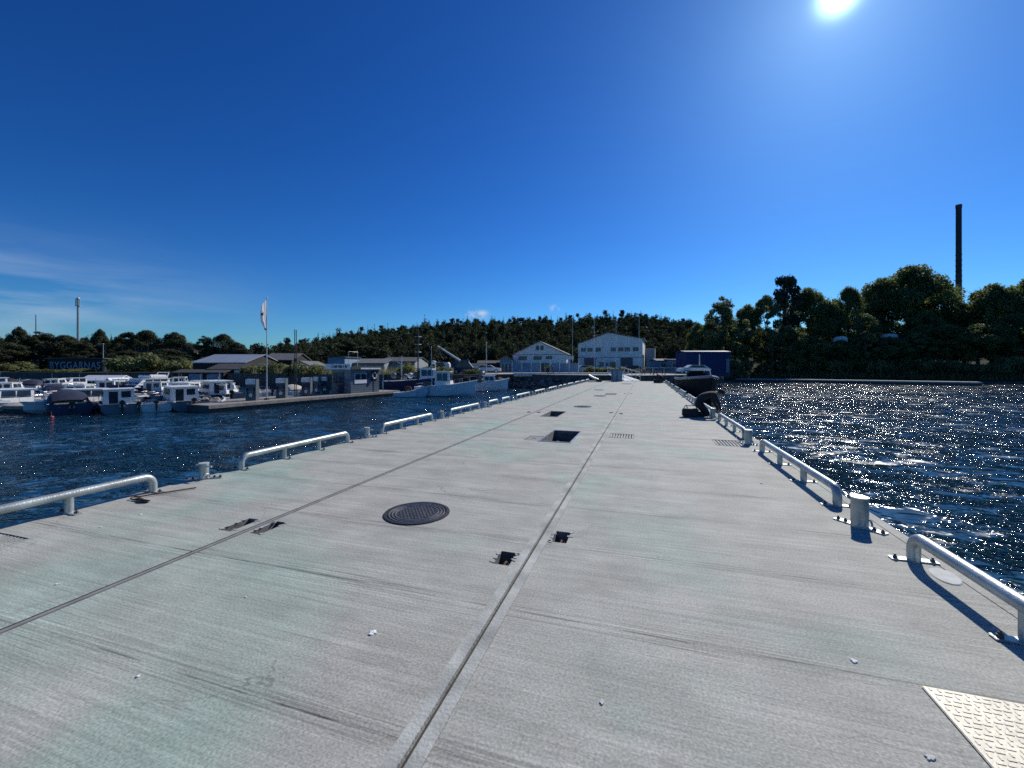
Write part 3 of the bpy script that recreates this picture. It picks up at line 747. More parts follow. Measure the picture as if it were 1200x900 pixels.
# ------------------------------------------------------------------ boats
def hull_mesh(L, B, H, hullm, trimm='hullwhite', draft=.35, flare=1.0, sheer=.25, deck=True, sole=None):
    m1 = MB(); ns = 14; rows = []
    for i in range(ns):
        t = i/(ns-1); x = L*t
        w = B/2*(1-max(0,(t-.42)/.58)**2.3)*(.93+.07*min(1,t/.3)) if t < 1 else .0
        w = max(w, .02); zt = H+sheer*t*t; zk = -draft*(1-max(0,(t-.7)/.3)**2*1.4)
        xo = 0 if t < .75 else 0
        chw = w*(.86-.25*t*t)*flare; zc = .02+.5*zt*max(0,t-.5)
        rows.append([(x, 0, zk), (x-(.0), chw, zc-.02), (x, (chw+w)/2+.02, zc+(zt-zc)*.55), (x+.25*t*t, w, zt)])
    vs = []; idx = []
    for r in rows:
        ln = [(p[0],-p[1],p[2]) for p in reversed(r[1:])] + [r[0]] + r[1:]
        idx.append(range(len(vs), len(vs)+7)); vs += ln
    fs = []; fd = []
    for i in range(ns-1):
        for k in range(6): fs.append((idx[i][k], idx[i+1][k], idx[i+1][k+1], idx[i][k+1]))
    fs.append(tuple(idx[0])); fs.append(tuple(idx[-1]))
    m1.add(vs, fs, hullm)
    # gunwale and inner well
    v2 = []; g = .10; zi = sole if sole is not None else H-.35
    for i, r in enumerate(rows):
        x, w, zt = r[3][0], r[3][1], r[3][2]; wi = max(.01, w-g); xx = x if i < ns-1 else x-.08
        zd = zt-.03 if (i > ns*.62) else zi
        v2 += [(x,-w,zt),(xx,-wi,zt+.03),(xx,-wi,zd),(xx,wi,zd),(xx,wi,zt+.03),(x,w,zt)]
    f2 = []
    for i in range(ns-1):
        for k in range(5): f2.append((i*6+k,(i+1)*6+k,(i+1)*6+k+1,i*6+k+1))
    m1.add(v2, f2, trimm)
    w = rows[0][3][1]; m1.box(-.001,.10,-w+.01,w-.01,H*.3,H-.02,trimm)
    return m1
def outboard(t, x=-.05, y=0, s=1.0, m='cowl'):
    s = s*.78
    m1 = MB(); m1.bbox(x-.28*s, y, 1.0*s, .46*s, .34*s, .42*s, .09*s, m); e = m1.build('outboard', t)
    m1 = MB(); m1.bbox(x-.24*s, y, .50*s, .2*s, .15*s, .65*s, .03, m); m1.bbox(x-.26*s,y,-.05*s,.32*s,.05*s,.5*s,.015,m); m1.build('motor_leg', e)
    m1 = MB(); m1.bbox(x+.0, y, .62*s, .2*s, .3*s, .25*s, .02, 'chrome'); m1.build('bracket', e)
def cabin(t, x0, x1, w0, z0, h, rake=.45, roofm='hullwhite', wall='hullwhite', back=.0, over=.15, nside=2):
    w = w0/2
    m1 = MB(); a = [(x0+back*.4, z0), (x1+rake, z0), (x1+rake*.55, z0+h*.42), (x1, z0+h), (x0+back, z0+h)]
    n = 5; vs = [(p[0],-w*(1 if i < 2 else .97 if i in(2,) else .9),p[1]) for i, p in enumerate(a)] + [(p[0],w*(1 if i < 2 else .97 if i == 2 else .9),p[1]) for i, p in enumerate(a)]
    m1.add(vs, [tuple(range(n-1,-1,-1)), tuple(range(n,2*n))]+[(k,(k+1)%n,n+(k+1)%n,n+k) for k in range(n)], wall); c = m1.build('cabin', t)
    zt = z0+h*.46; zz = z0+h*.92; L = x1-x0
    for s in (-1,1):
        for q in range(nside):
            xa = x0+L*(.1+q*.86/nside); xb = xa+L*.86/nside-.1; y1 = s*(w*.965+.012); y2 = s*(w*.91+.012)
            m2 = MB(); m2.add([(xa,y1,zt),(xb+.05,y1,zt),(xb,y2,zz),(xa,y2,zz),(xa,y1-s*.01,zt),(xb+.05,y1-s*.01,zt),(xb,y2-s*.01,zz),(xa,y2-s*.01,zz)], [(0,1,2,3),(4,5,6,7),(0,1,5,4),(2,3,7,6)], 'glassdark'); m2.build('side_window', c)
    m2 = MB(); xa = x1+rake*.53; xb = x1+.03
    for q in (-1,1):
        m2.add([(xa+.01,q*w*.06,zt),(xa+.01,q*w*.88,zt),(xb+.02,q*w*.80,zz),(xb+.02,q*w*.06,zz)], [(0,1,2,3)], 'glassdark')
    m2.build('windscreen', c)
    m2 = MB(); m2.box(x0+back*.5-.013,x0+back*.5-.002,-w*.7,-w*.12,zt-h*.02,zz-.05,'glassdark'); m2.box(x0+back*.3-.013,x0+back*.3-.002,w*.08,w*.62,z0+.05,zz-.05,'glassdark'); m2.build('rear_window', c)
    m2 = MB(); m2.bbox((x0+x1)/2, 0, z0+h+.04, L+over*2+.1, w0*.98, .08, .03, roofm); m2.build('cabin_roof', t)
    return c
def rails(t, L, B, H, x0=.45, sheer=.25, h=.45):
    m1 = MB()
    for s in (-1,1):
        pts = []
        for q in np.linspace(x0, .97, 8):
            w = B/2*(1-max(0,(q-.42)/.58)**2.3)-.08; pts.append((L*q, s*max(.03,w), H+sheer*q*q+h))
        m1.tube(pts, .016, 6, 'chrome')
        for p in pts[::2]: m1.tube([(p[0],p[1],p[2]-h),p], .012, 5, 'chrome')
    m1.build('bow_rail', t)
def screen(t, x, w, z, h=.45, rake=.35, canopy=None, clen=1.8, hh=1.0):
    m1 = MB(); m1.add([(x+rake,-w*.35,z),(x+rake,w*.35,z),(x,w*.33,z+h),(x,-w*.33,z+h),(x-.5,-w*.5,z),(x-.55,-w*.46,z+h*.9),(x-.5,w*.5,z),(x-.55,w*.46,z+h*.9)], [(0,1,2,3),(0,3,5,4),(1,6,7,2)], 'glassdark'); g = m1.build('windscreen', t)
    m1 = MB(); m1.tube([(x-.55,-w*.46,z+h*.9),(x,-w*.33,z+h),(x,w*.33,z+h),(x-.55,w*.46,z+h*.9)],.02,6,'chrome'); m1.build('frame', g)
    if canopy:
        m1 = MB(); xs = np.linspace(x+.05, x-clen, 6); prof = [.0,.42,.55,.52,.45,.0]; ws = .5
        vs = []; n = 7
        for xx, p in zip(xs, prof):
            for k in range(n):
                a = PI*k/(n-1); vs.append((xx, w*ws*math.cos(a)*(.98), z+.02+(h*.4+p*hh)*math.sin(a)**.55))
        fs = [(i*n+k,i*n+k+1,(i+1)*n+k+1,(i+1)*n+k) for i in range(5) for k in range(n-1)]
        m1.add(vs, fs, canopy); m1.build('canopy', t, True)
def interior(t, L, B, z, m='canvascream'):
    m1 = MB(); m1.bbox(L*.12,0,z+.22,.45,B*.7,.42,.05,m); m1.build('rear_seat', t)
    for s in (-1,1): m1 = MB(); m1.bbox(L*.38,s*B*.2,z+.3,.45,.45,.55,.08,m); m1.build('seat', t)
    m1 = MB(); m1.bbox(L*.5,B*.18,z+.4,.4,.6,.7,.08,'hullgrey'); m1.build('console', t)
def fender(t, x, y, z):
    m1 = MB(); m1.sphere((x,y,z), .11, 'hullwhite', (1,1,2.4), 6); m1.build('fender', t)
GB = 'boats moored in the marina'
def proto_cabin():
    t = thing('cabin_boat','x','boat',group=GB); hull_mesh(6.4,2.35,.72,'hullwhite').build('hull', t, False)
    cabin(t, 1.9, 3.9, 1.85, .62, 1.25, .8); rails(t,6.4,2.35,.75); outboard(t, s=1.15)
    m1 = MB(); m1.bbox(4.9,0,.95,1.5,1.2,.25,.1,'hullwhite'); m1.build('foredeck', t); fender(t,1.2,-1.22,.4)
    m1 = MB(); m1.tube([(2.4,0,1.9),(2.3,0,2.9)],.015,5,'chrome'); m1.build('aerial', t); return t
def proto_canopy(cv='canvasnavy', name='motor_cruiser'):
    t = thing(name,'x','boat',group=GB); hull_mesh(6.2,2.3,.8,'hullwhite').build('hull', t)
    m1 = MB(); m1.bbox(4.3,0,.95,2.2,1.5,.35,.15,'hullwhite'); m1.build('foredeck', t)
    screen(t, 3.3, 2.0, .85, .5, .5, cv, 2.6, 1.35); interior(t,6.2,2.3,.4); rails(t,6.2,2.3,.82); outboard(t, s=1.1); fender(t,1.6,-1.2,.4); return t
def proto_open():
    t = thing('open_motorboat','x','boat',group=GB); hull_mesh(5.1,2.0,.62,'hullwhite').build('hull', t)
    m1 = MB(); m1.bbox(3.7,0,.70,1.7,1.3,.2,.09,'hullwhite'); m1.build('foredeck', t)
    screen(t, 2.8, 1.7, .66, .42, .4); interior(t,5.1,2.0,.3); outboard(t, s=1.0); return t
def proto_fly():
    t = thing('flybridge_cruiser','x','boat',group=GB); hull_mesh(9.5,3.2,1.2,'hullwhite',sheer=.45).build('hull', t)
    cabin(t, 2.4, 6.0, 2.6, 1.1, 1.25, 1.3, nside=3); rails(t,9.5,3.2,1.25,sheer=.45)
    m1 = MB(); m1.bbox(3.9,0,2.75,2.4,2.3,.55,.12,'hullwhite'); m1.build('flybridge', t)
    m1 = MB(); m1.tube([(2.8,-1.1,2.4),(2.4,-1.0,3.4),(2.4,1.0,3.4),(2.8,1.1,2.4)],.06,8,'hullwhite'); m1.build('radar_arch', t)
    m1 = MB(); m1.add([(5.1,-1,3.0),(5.1,1,3.0),(4.8,.9,3.4),(4.8,-.9,3.4)],[(0,1,2,3)],'glassdark'); m1.build('windscreen', t)
    fender(t,3,-1.66,.6); fender(t,5.5,-1.6,.65); return t
def proto_sail():
    t = thing('sailing_boat','x','boat',group=GB); hull_mesh(8.0,2.5,.85,'hullwhite').build('hull', t)
    cabin(t, 2.8, 5.2, 1.6, .8, .45, .6); rails(t,8,2.5,.9)
    m1 = MB(); m1.tube([(4.6,0,1.1),(4.6,0,9.2)],[.07,.05],8,'pole'); m1.build('mast', t)
    m1 = MB(); m1.tube([(4.5,0,2.0),(1.2,0,1.95)],.05,8,'pole'); m1.tube([(4.4,0,2.14),(2.8,0,2.18),(1.4,0,2.08)],[.11,.13,.07],8,'canvasnavy'); m1.build('boom', t)
    m1 = MB()
    for p in ((7.9,0,1.1),(.1,0,.9),(4.4,1.1,.9),(4.4,-1.1,.9)): m1.tube([p,(4.6,0,9.1)],.012,4,'chrome')
    m1.build('rigging', t); return t
PR = {'cabin': proto_cabin(), 'navy': proto_canopy('canvasnavy'), 'black': proto_canopy('canvasblack'), 'cream': proto_canopy('canvascream'), 'open': proto_open(), 'fly': proto_fly(), 'sail': proto_sail()}
for p in PR.values():
    for c in kids(p): kids(c)
KT = {'cabin':'cabin boat','navy':'motor cruiser under a navy canopy','black':'motor cruiser under a black canopy','cream':'motor cruiser under a cream canopy','open':'open motorboat with windscreen','fly':'flybridge cruiser','sail':'sailing boat with a bare mast'}
def boat(kind, u, D, lean=-.45, away=.9, sc=1.0, label='', hullm=None, zoff=0):
    o = put(PR[kind], US, W(u, D, WZ+.05+zoff), label); dv = RT*lean + FW*away
    o.rotation_euler = (R(random.uniform(-1.5,1.5)), R(random.uniform(-1,1)), math.atan2(dv.y, dv.x)); o.scale = (sc, sc, sc*.86)
    if hullm:
        for c in [x for x in COL.objects if x.parent == o]:
            if c.name.startswith('hull'):
                c.material_slots[0].link = 'OBJECT'; c.material_slots[0].material = M[hullm]
    return o
FRONT = [
 ('open',8,29.5,-.3,1,1,'hullwhite','small white open boat at the left picture edge in the front row'),
 ('open',28,30,-.35,1,1,'hullwhite','white open boat beside the pale jetty, left of the navy cruiser'),
 ('navy',84,27.2,-.95,.75,.95,'hullnavy','navy hulled cruiser under a dark canopy in the front row of the marina'),
 ('cabin',143,27.8,-.85,.8,.92,'hullgrey','white cabin boat with grey blue hull and big black outboard, front row'),
 ('open',164,28.5,-.6,.9,.9,'hullwhite','white open boat just right of the big grey hulled cabin boat'),
 ('open',184,28.9,-.6,.9,.95,'hullwhite','white open boat with black outboard left of the pale windscreen cruiser'),
 ('cabin',226,29.6,-.9,.7,.95,'hullgrey','long grey hulled cabin boat with white raked cabin, right end of front row'),
 ('open',52,31,-.5,.9,.9,'hullwhite','small white open boat half hidden behind the navy cruiser bow'),
 ('black',112,30.5,-.6,.9,.8,'hullwhite','white boat with black cover between navy cruiser and front cabin boat'),
 ('open',204,31,-.6,.9,.9,'hullgrey','grey hulled open boat between the two front row cabin boats'),
 ('open',243,30.6,-.5,.9,.9,'hullwhite','small white boat with black outboard next to the fuel dock corner'),
 ('cabin',270,37.5,-.8,.6,1.05,'hullgrey','blue grey cabin boat moored behind the fuel dock'),
 ('open',318,42,-.8,.6,1.0,'hullwhite','white open boat behind the first fuel pump and flagpole'),
 ('cream',352,43,-.8,.6,.8,'hullwhite','boat with a pinkish cream cover behind the fuel dock'),
]
for k_,u,D,le,aw,sc,hm,lb in FRONT: boat(k_,u,D,le,aw,sc,lb,hm)
rr = random.Random(11)
ROWS = [('close row', 31.8, 12, 236, ['open','open','cabin','open','open','cabin','open','open','open']),
        ('second row', 36, 6, 262, ['open','cabin','open','navy','cabin','open','open','open','cabin','open','open','cabin','black','open','cabin','open']),
        ('third row', 43, -6, 250, ['cabin','open','open','cabin','open','navy','cabin','open','open','cabin','open','black','cabin','open']),
        ('fourth row', 52, 2, 262, ['open','navy','cabin','open','open','cabin','black','open','fly','cabin','open']),
        ('back row', 61, -4, 205, ['black','cabin','cream','open','cabin','navy','open','cabin'])]
for rn, D, u0, u1, ks in ROWS:
    for i, k_ in enumerate(ks):
        u = u0+(u1-u0)*i/(len(ks)-1)+rr.uniform(-3,3)
        hm = rr.choice(['hullwhite','hullwhite','hullwhite','hullwhite','hullwhite','hullnavy','hullgrey'])
        hn = {'hullwhite':'white','hullnavy':'navy','hullgrey':'grey'}[hm]
        boat(k_, u, D+rr.uniform(-1,1), -.4+rr.uniform(-.2,.2), (1 if rr.random() < .6 else -1), rr.uniform(.78,.98), f'{hn} hulled {KT[k_]}, {ORD[i]} from left, {rn} of marina'.replace('leftmost from left','leftmost'), hm)
# jetties
def jetty(name, label, p0, p1, w, z=WZ+.45, th=.35, group=None, pm='wood'):
    d = (p1-p0); L = d.length; t = thing(name, label, 'jetty', (p0.x,p0.y,0), math.atan2(d.y,d.x), group)
    m1 = MB(); n = int(L/.3)
    m1.box(0,L,0,w,z-.06,z-.012,pm)
    for i in range(n): m1.box(i*.3+.01,(i+1)*.3-.01,-.02,w+.02,z-.01,z+random.uniform(.012,.02),pm)
    m1.build('planking', t)
    m1 = MB(); m1.box(.05,L-.05,.05,w-.05,WZ-.3,z-.065,'dock_side'); m1.build('pontoon', t)
    m1 = MB(); m1.box(0,L,-.08,-.025,z-.22,z+.0,pm); m1.box(0,L,w+.025,w+.08,z-.22,z,'wood'); m1.build('fender_board', t)
    return t
jetty('jetty','pale low jetty at the left picture edge', W(-80,29,0), W(40,28.2,0), 1.2)
for i, D in enumerate((40.5,57)): jetty('jetty',['jetty between the second and third rows of boats','jetty among the farthest rows of boats'][i], W(-80,D-1,0), W(272,D,0), 1.6, group='marina jetties')
for i, (u, v) in enumerate(((60,489),(113,483),(166,478))):
    D = 490*3.1/(v-430); m1 = MB(); m1.sphere((0,0,.0), .13, 'buoy', (1,1,.8), 8); t = thing('mooring_buoy', 'red mooring buoy '+['below the navy cruiser','below the grey hulled cabin boat','below the white open boats'][i], 'buoy', W(u,D,WZ), 0, 'red mooring buoys')
    m1.build('float', t, True); m1 = MB(); m1.tube([(0,0,.1),(0,0,.35)],.025,6,'rust'); m1.build('ring_post', t)

# ------------------------------------------------------------------ fuel dock
P0 = W(244, 28.3, 0); P1 = W(468, 46.5, 0); dv = (P1-P0); DLn = dv.length; DA = math.atan2(dv.y, dv.x)
DZ = WZ+.48
jetty('fuel_dock','long wooden fuel dock floating off the marina, carrying pumps and kiosk', P0, P1, 4.2, DZ)
def dockp(s, q): # s metres along, q metres back from the front edge
    e = dv.normalized(); n_ = Vector((-e.y, e.x, 0)); p = P0 + e*s + n_*q; return Vector((p.x, p.y, DZ+.02))
def along(u, q=1.2):
    best = min(np.linspace(0,DLn,400), key=lambda s: abs(600+F*(dockp(s,q).dot(RT))/(dockp(s,q).dot(FW))-u)); return dockp(float(best), q)
def pump(u, q, label, sc=1.0, two=True):
    t = thing('fuel_pump', label, 'fuel pump', along(u, q), TH, 'fuel pumps on the dock')
    m1 = MB(); m1.bbox(0,0,.4,.78*sc,.4,.78,.03,'pumpgrey'); m1.build('body', t)
    m1 = MB(); m1.cyl(0,0,0,.02,.16,20,'pumpwhite'); o = m1.build('emblem_disc', t); o.rotation_euler = (PI/2,0,0); o.location = (.05,-.205,.40)
    m1 = MB(); m1.bbox(0,0,1.02,.74*sc,.34,.46,.02,'hullnavy'); m1.build('display', t)
    m1 = MB(); m1.bbox(0,0,1.45,.80*sc,.4,.40,.03,'pumpwhite'); m1.build('top_panel', t)
    m1 = MB(); m1.box(.392*sc,.44*sc,-.2,.2,0,1.66,'pumpgrey'); m1.build('side_post', t)
    m1 = MB(); m1.tube([(.25,-.2,1.0),(.32,-.3,.6),(.2,-.33,.2),(-.1,-.3,.25),(-.25,-.24,.8)],.025,8,'rubber'); m1.build('hose', t)
    m1 = MB(); m1.bbox(-.25,-.24,.85,.06,.12,.22,.02,'cowl'); m1.build('nozzle', t)
    return t
pump(295,1.4,'fuel pump with white top, nearest the end of the dock')
pump(330,1.6,'fuel pump with white top, right of the flagpole')
pump(359,1.7,'fuel pump with white top, third along the dock')
pump(371,2.8,'narrower fuel pump close to the kiosk',.6); pump(381,2.8,'last fuel pump against the kiosk',.7)
# flagpole + flag
b = along(312.5, 1.0); D = b.dot(FW); h = zv(349, D)-b.z
t = thing('flagpole', 'tall slim flagpole on the fuel dock between the first two pumps', 'flagpole', b, TH)
m1 = MB(); m1.tube([(0,0,0),(0,0,h)],[.045,.028],10,'pole'); m1.build('shaft', t, True)
m1 = MB(); m1.sphere((0,0,h+.03),.05,'pole',n=6); m1.build('finial', t)
m1 = MB(); m1.bbox(0,0,.06,.3,.3,.12,.02,'iron'); m1.build('base_plate', t)
m1 = MB(); nx, nz = 9, 16; vs = []
for i in range(nx):
    for k_ in range(nz):
        q = i/(nx-1); s = k_/(nz-1)
        wdt = (.13+.36*math.sin(PI*min(1,.25+s*.75))**.8)*(1-.25*s)
        x = -q*wdt; z = -.15-s*2.45-q*(.45*(1-s))+.08*q*math.sin(9*s)
        vs.append((x, .10*math.sin(q*9+s*3)*q+.03*math.sin(7*s), z))
fs = [(i*nz+k_,(i+1)*nz+k_,(i+1)*nz+k_+1,i*nz+k_+1) for i in range(nx-1) for k_ in range(nz-1)]
m1.add(vs, fs, 'flag')
o = m1.build('flag', None, True); o.location = b+Vector((-.03*CT,-.03*ST,h)); o.rotation_euler = (0,0,TH)
tag(o, 'limp white flag with a grey green patch hanging from the dock flagpole', 'flag')
for p in o.data.polygons:
    pass
o.data.materials.append(M['flaggreen'])
for i, p in enumerate(o.data.polygons):
    c = sum((o.data.vertices[v].co for v in p.vertices), Vector())/len(p.vertices)
    if -1.42 < c.z < -1.15 and c.x < -.2: p.material_index = 1
    if c.z < -2.45: p.material_index = 1
# twin pipe mast
b = along(346, 1.3); D = b.dot(FW); h = zv(386, D)-b.z
t = thing('vent_pipes', 'pair of tall dark vent pipes clamped together on the fuel dock', 'vent pipe', b, TH)
for x in (-.07,.07):
    m1 = MB(); m1.tube([(x,0,0),(x,0,h-(.0 if x < 0 else .05))],.035,8,'poledark'); m1.build('pipe', t)
for z in (1.5,3.2): m1 = MB(); m1.bbox(0,0,z,.28,.12,.3,.02,'poledark'); m1.build('clamp', t)
# kiosk
kb = along(411, .55); kr = DA
t = thing('fuel_kiosk', 'grey wooden fuel kiosk with a flat dark roof at the end of the dock', 'kiosk', kb, kr)
# local: x along the dock (away right), y back; near corner at origin
KL, KW, KH = 3.95, 2.5, 2.35
m1 = MB(); m1.box(0,KL,0,KW,0,KH,'hullgrey')
for i in range(11): m1.box(-.015,KL+.015,-.015,KW+.015,.1+i*.2,.112+i*.2,'hullgrey')
m1.build('wall', t)
m1 = MB(); m1.box(-.25,KL+.45,-.35,KW+.2,KH+.04,KH+.28,'roofdark'); m1.build('roof', t)
m1 = MB(); m1.box(.9,KL-.2,-.42,-.36,KH+.02,KH+.16,'trimwhite'); m1.build('fascia', t)
m1 = MB(); m1.box(.45,2.1,-.05,-.02,.95,1.95,'trimwhite'); w_ = m1.build('window', t); m1 = MB(); m1.box(.52,1.22,-.07,-.052,1.35,1.9,'glassdark'); m1.box(1.3,2.03,-.07,-.052,1.35,1.9,'glassdark'); m1.build('pane', w_)
m1 = MB(); m1.box(2.2,2.5,-.05,-.02,.7,2.1,'hullnavy'); m1.build('shutter', t)
m1 = MB(); m1.box(2.75,3.6,-.05,-.02,1.2,2.2,'darkwall'); m1.build('board', t)
m1 = MB(); m1.tube([(3.15+.3*math.cos(a),-.10,1.7+.3*math.sin(a)) for a in np.linspace(0,2*PI,20)],.07,8,'trimwhite'); o = m1.build('lifebuoy', None, True); o.location = kb; o.rotation_euler = (0,0,kr); tag(o,'white and orange lifebuoy hanging on the kiosk wall','lifebuoy')
for a in (.6,2.2,3.7,5.3):
    m1 = MB(); m1.tube([(3.15+.3*math.cos(q),-.10,1.7+.3*math.sin(q)) for q in (a-.2,a,a+.2)],.076,8,'orange'); m1.build('band', o)
m1 = MB(); m1.box(-.05,-.02,.9,1.7,.0,2.1,'hullnavy'); m1.build('door', t)
m1 = MB(); m1.box(-.30,-.02,.7,2.2,.95,1.0,'wood'); m1.build('counter', t)
m1 = MB(); m1.box(-.05,-.02,1.8,2.3,1.0,2.0,'glassdark'); m1.build('side_window', t)
m1 = MB(); m1.box(-.36,-.27,-.3,KW+.5,KH+.0,KH+.55,'pumpwhite'); sg = m1.build('sign_board', t)
m1 = MB(); y = .15
for q, wdt in enumerate((.25,.1,.5,.5,.1)):
    m1.box(-.375,-.362,y,y+wdt,KH+.16,KH+.40,'hullnavy'); y += wdt+.13
m1.build('sign_marks', sg)
m1 = MB(); m1.tube([(.1,.4,KH+.2),(.1,.4,KH+1.75),(1.3,.4,KH+1.75),(1.3,.4,KH+.2)],.025,6,'pole'); m1.build('roof_frame', t)
m1 = MB(); m1.tube([(KL+.3,-.3,0),(KL+.3,-.3,KH)],.04,6,'pole'); m1.build('corner_post', t)
# small rowing pontoon near kiosk end, workboats
def fishing(name, label, u, D, lean, away, L, B, H, hm, cab=True):
    dvv = RT*lean+FW*away; t = thing(name, label, 'boat', W(u,D,WZ+.05), math.atan2(dvv.y,dvv.x))
    hull_mesh(L,B,H,hm,'hullwhite',sheer=.7,draft=.6).build('hull', t); return t
t = fishing('fishing_boat','dark blue hulled fishing boat with black net rollers behind the kiosk',450,54,1,.15,8.5,2.9,1.25,'hullnavy')
cabin(t,4.6,6.4,1.9,1.1,1.7,.3,nside=2)
for x in (1.2,1.9,2.6,3.3,4.0):
    m1 = MB(); m1.sphere((x,random.uniform(-.4,.4),1.6+random.uniform(0,.5)),.38,random.choice(['rubber','hullwhite','hullgrey']),n=6); m1.build('float', t)
m1 = MB(); m1.tube([(4.3,0,1.2),(4.3,0,8.0)],.09,8,'poledark'); 
for z in (4,5,6,7): m1.tube([(3.9,-.3,z),(4.7,.3,z)],.04,5,'pole')
for p in ((.2,0,1.4),(8.2,0,2),(4.3,1.3,1.3),(4.3,-1.3,1.3)): m1.tube([p,(4.3,0,7.8)],.02,4,'poledark')
m1.build('mast', t)
m1 = MB(); m1.tube([(2.2,0,1.3),(2.2,0,4.4)],.07,8,'pole'); m1.tube([(2.2,0,3.4),(.4,0,4.6)],.05,6,'pole'); m1.build('derrick', t)
t = fishing('fishing_boat','white pilothouse fishing boat with radar arch, bow towards the pier',489,45.5,.95,-.05,6.4,2.6,.95,'hullwhite')
cabin(t,2.2,3.6,1.7,.8,1.7,.3); rails(t,6.4,2.6,.95,sheer=.7)
m1 = MB(); m1.tube([(1.8,-.8,.9),(1.8,-.8,3.4),(1.8,.8,3.4),(1.8,.8,.9)],.05,6,'hullwhite'); m1.tube([(1.8,-.8,2.8),(1.8,.8,2.8)],.05,6,'hullwhite'); m1.sphere((1.8,0,3.6),.28,'hullwhite',(1,1,.5),6); m1.build('radar_arch', t)
m1 = MB(); m1.tube([(2.6,0,2.5),(2.6,0,5.4)],.04,6,'poledark'); m1.tube([(2.2,0,4.4),(3.0,0,4.4)],.03,5,'poledark'); m1.build('mast', t)
m1 = MB(); m1.bbox(1.0,.2,1.1,.8,.7,.6,.08,'cowl'); m1.build('winch', t)
t = fishing('fishing_boat','white cabin fishing boat with dark stern moored by the rocks',541,54,.95,.1,6.0,2.3,.9,'hullwhite')
cabin(t,2.8,4.2,1.6,.8,1.1,.4); m1 = MB(); m1.bbox(1.1,0,1.3,1.8,1.9,1.1,.15,'canvasblack'); m1.build('canopy', t); m1 = MB(); m1.bbox(2.4,0,1.6,.35,.4,1.9,.05,'hullgrey'); m1.build('engine_box', t)
t = fishing('dinghy','small pale dinghy tied at the end of the fuel dock',462,43.5,.9,.1,3.4,1.4,.4,'hullwhite')
m1 = MB(); m1.box(1.0,1.25,-.55,.55,.2,.28,'wood'); m1.box(2.0,2.25,-.5,.5,.2,.28,'wood'); m1.build('thwart', t)
m1 = MB(); m1.bbox(1.4,.1,.6,.7,.5,.8,.1,'rust'); m1.build('crate', t)
# crane truck
t = thing('crane_truck','crane truck with a long raised white boom on the quay','crane truck', W(531,70,.5), TH)
m1 = MB(); m1.bbox(.6,0,.75,4.4,2.2,.35,.04,'iron'); m1.build('chassis', t)
m1 = MB(); m1.bbox(2.0,0,1.6,1.3,2.1,1.5,.12,'deepblue'); m1.build('cab', t)
m1 = MB(); m1.box(1.5,2.5,-1.065,-1.055,1.7,2.2,'glassdark'); m1.build('side_window', t)
for x in (-.9,.5,2.1):
    m1 = MB(); m1.cyl(0,0,-.2,.2,.42,16,'rubber'); o = m1.build('wheel', t); o.rotation_euler = (PI/2,0,0); o.location = (x,-.95,.42)
m1 = MB(); a = Vector((1.2,0,2.1)); b2 = Vector((-2.6,0,4.6)); m1.tube([a,b2],[.22,.13],4,'pumpwhite'); m1.build('boom', t)
m1 = MB(); m1.tube([(1.2,0,1),(1.2,0,2.2)],.25,10,'pumpwhite'); m1.build('turret', t)
m1 = MB(); m1.tube([(-2.5,0,4.5),(-2.2,0,3.3),(-1.6,0,2.4)],.03,5,'poledark'); m1.build('cable', t)
# parked cars / vans on the quay
def car(u, D, label, m, van=False):
    t = thing('parked_van' if van else 'parked_car', label, 'van' if van else 'car', W(u,D,.5), TH+R(random.choice([0,180])), 'vehicles on the quay')
    h = 1.9 if van else 1.42; L = 4.6
    pr = [(-L/2,.35),(L/2,.35),(L/2,.75),(L/2-.15,.9),(L/2-1.1,1.0),(L/2-1.8,h),(-L/2+(.3 if van else .9),h),(-L/2+.05,.95 if not van else h-.3)]
    m1 = MB(); m1.prism(pr,'y',-.85,.85,m); m1.build('body', t)
    m1 = MB(); m1.prism([(L/2-1.25,1.02),(L/2-1.85,h-.08),(-L/2+1.0,h-.08),(-L/2+.6,1.02)],'y',-.865,.865,'glassdark'); m1.build('side_window', t)
    for x in (-L/2+.85,L/2-.85):
        for y in (-.8,.8):
            m1 = MB(); m1.cyl(0,0,-.1,.1,.33,16,'rubber'); m1.cyl(0,0,-.11,.11,.19,12,'chrome'); o = m1.build('wheel', t); o.rotation_euler = (PI/2,0,0); o.location = (x,y,.33)
car(546,68,'dark blue van parked right of the crane truck','deepblue',True); car(572,74,'white car parked left of the pavilion','hullwhite')
car(512,72,'white van parked left of the crane truck','hullwhite',True)
car(684,84,'white car parked at the left roller door of the right boathouse','hullwhite'); car(738,84,'dark car parked at the right roller door of the right boathouse','hullnavy')
car(812,66,'white car in front of the deep blue hall','hullwhite')
# quay terrace band, fence, ladder
t = thing('quay_terrace','long pale concrete terrace edge along the quay below the boathouses','terrace', W(602,62.5,.5), TH)
m1 = MB(); m1.box(0,17,0,6,-.15,.18,'concrete'); m1.build('slab', t)
m1 = MB(); m1.box(0,17,-.04,0,-.3,.2,'grout'); m1.build('kerb', t)
t = thing('glass_fence','glazed windbreak fence with white posts before the left boathouse','fence', W(600,64,.68), TH)
for i in range(8):
    x = i*1.45; m1 = MB(); m1.box(x,x+.09,0,.09,0,1.9,'trimwhite'); m1.build('post', t)
    if i < 7 and i not in (3,): m1 = MB(); m1.box(x+.1,x+1.44,.03,.05,.15,1.5,'bluewall'); m1.build('glass_panel', t)
t = thing('quay_ladder','dark red ladder leaning at the quay edge before the left boathouse','ladder', W(643,61.5,.3), TH)
for x in (0,.9): m1 = MB(); m1.tube([(x,0,-.1),(x-.5,0,1.5)],.05,6,'rust'); m1.build('rail', t)
m1 = MB()
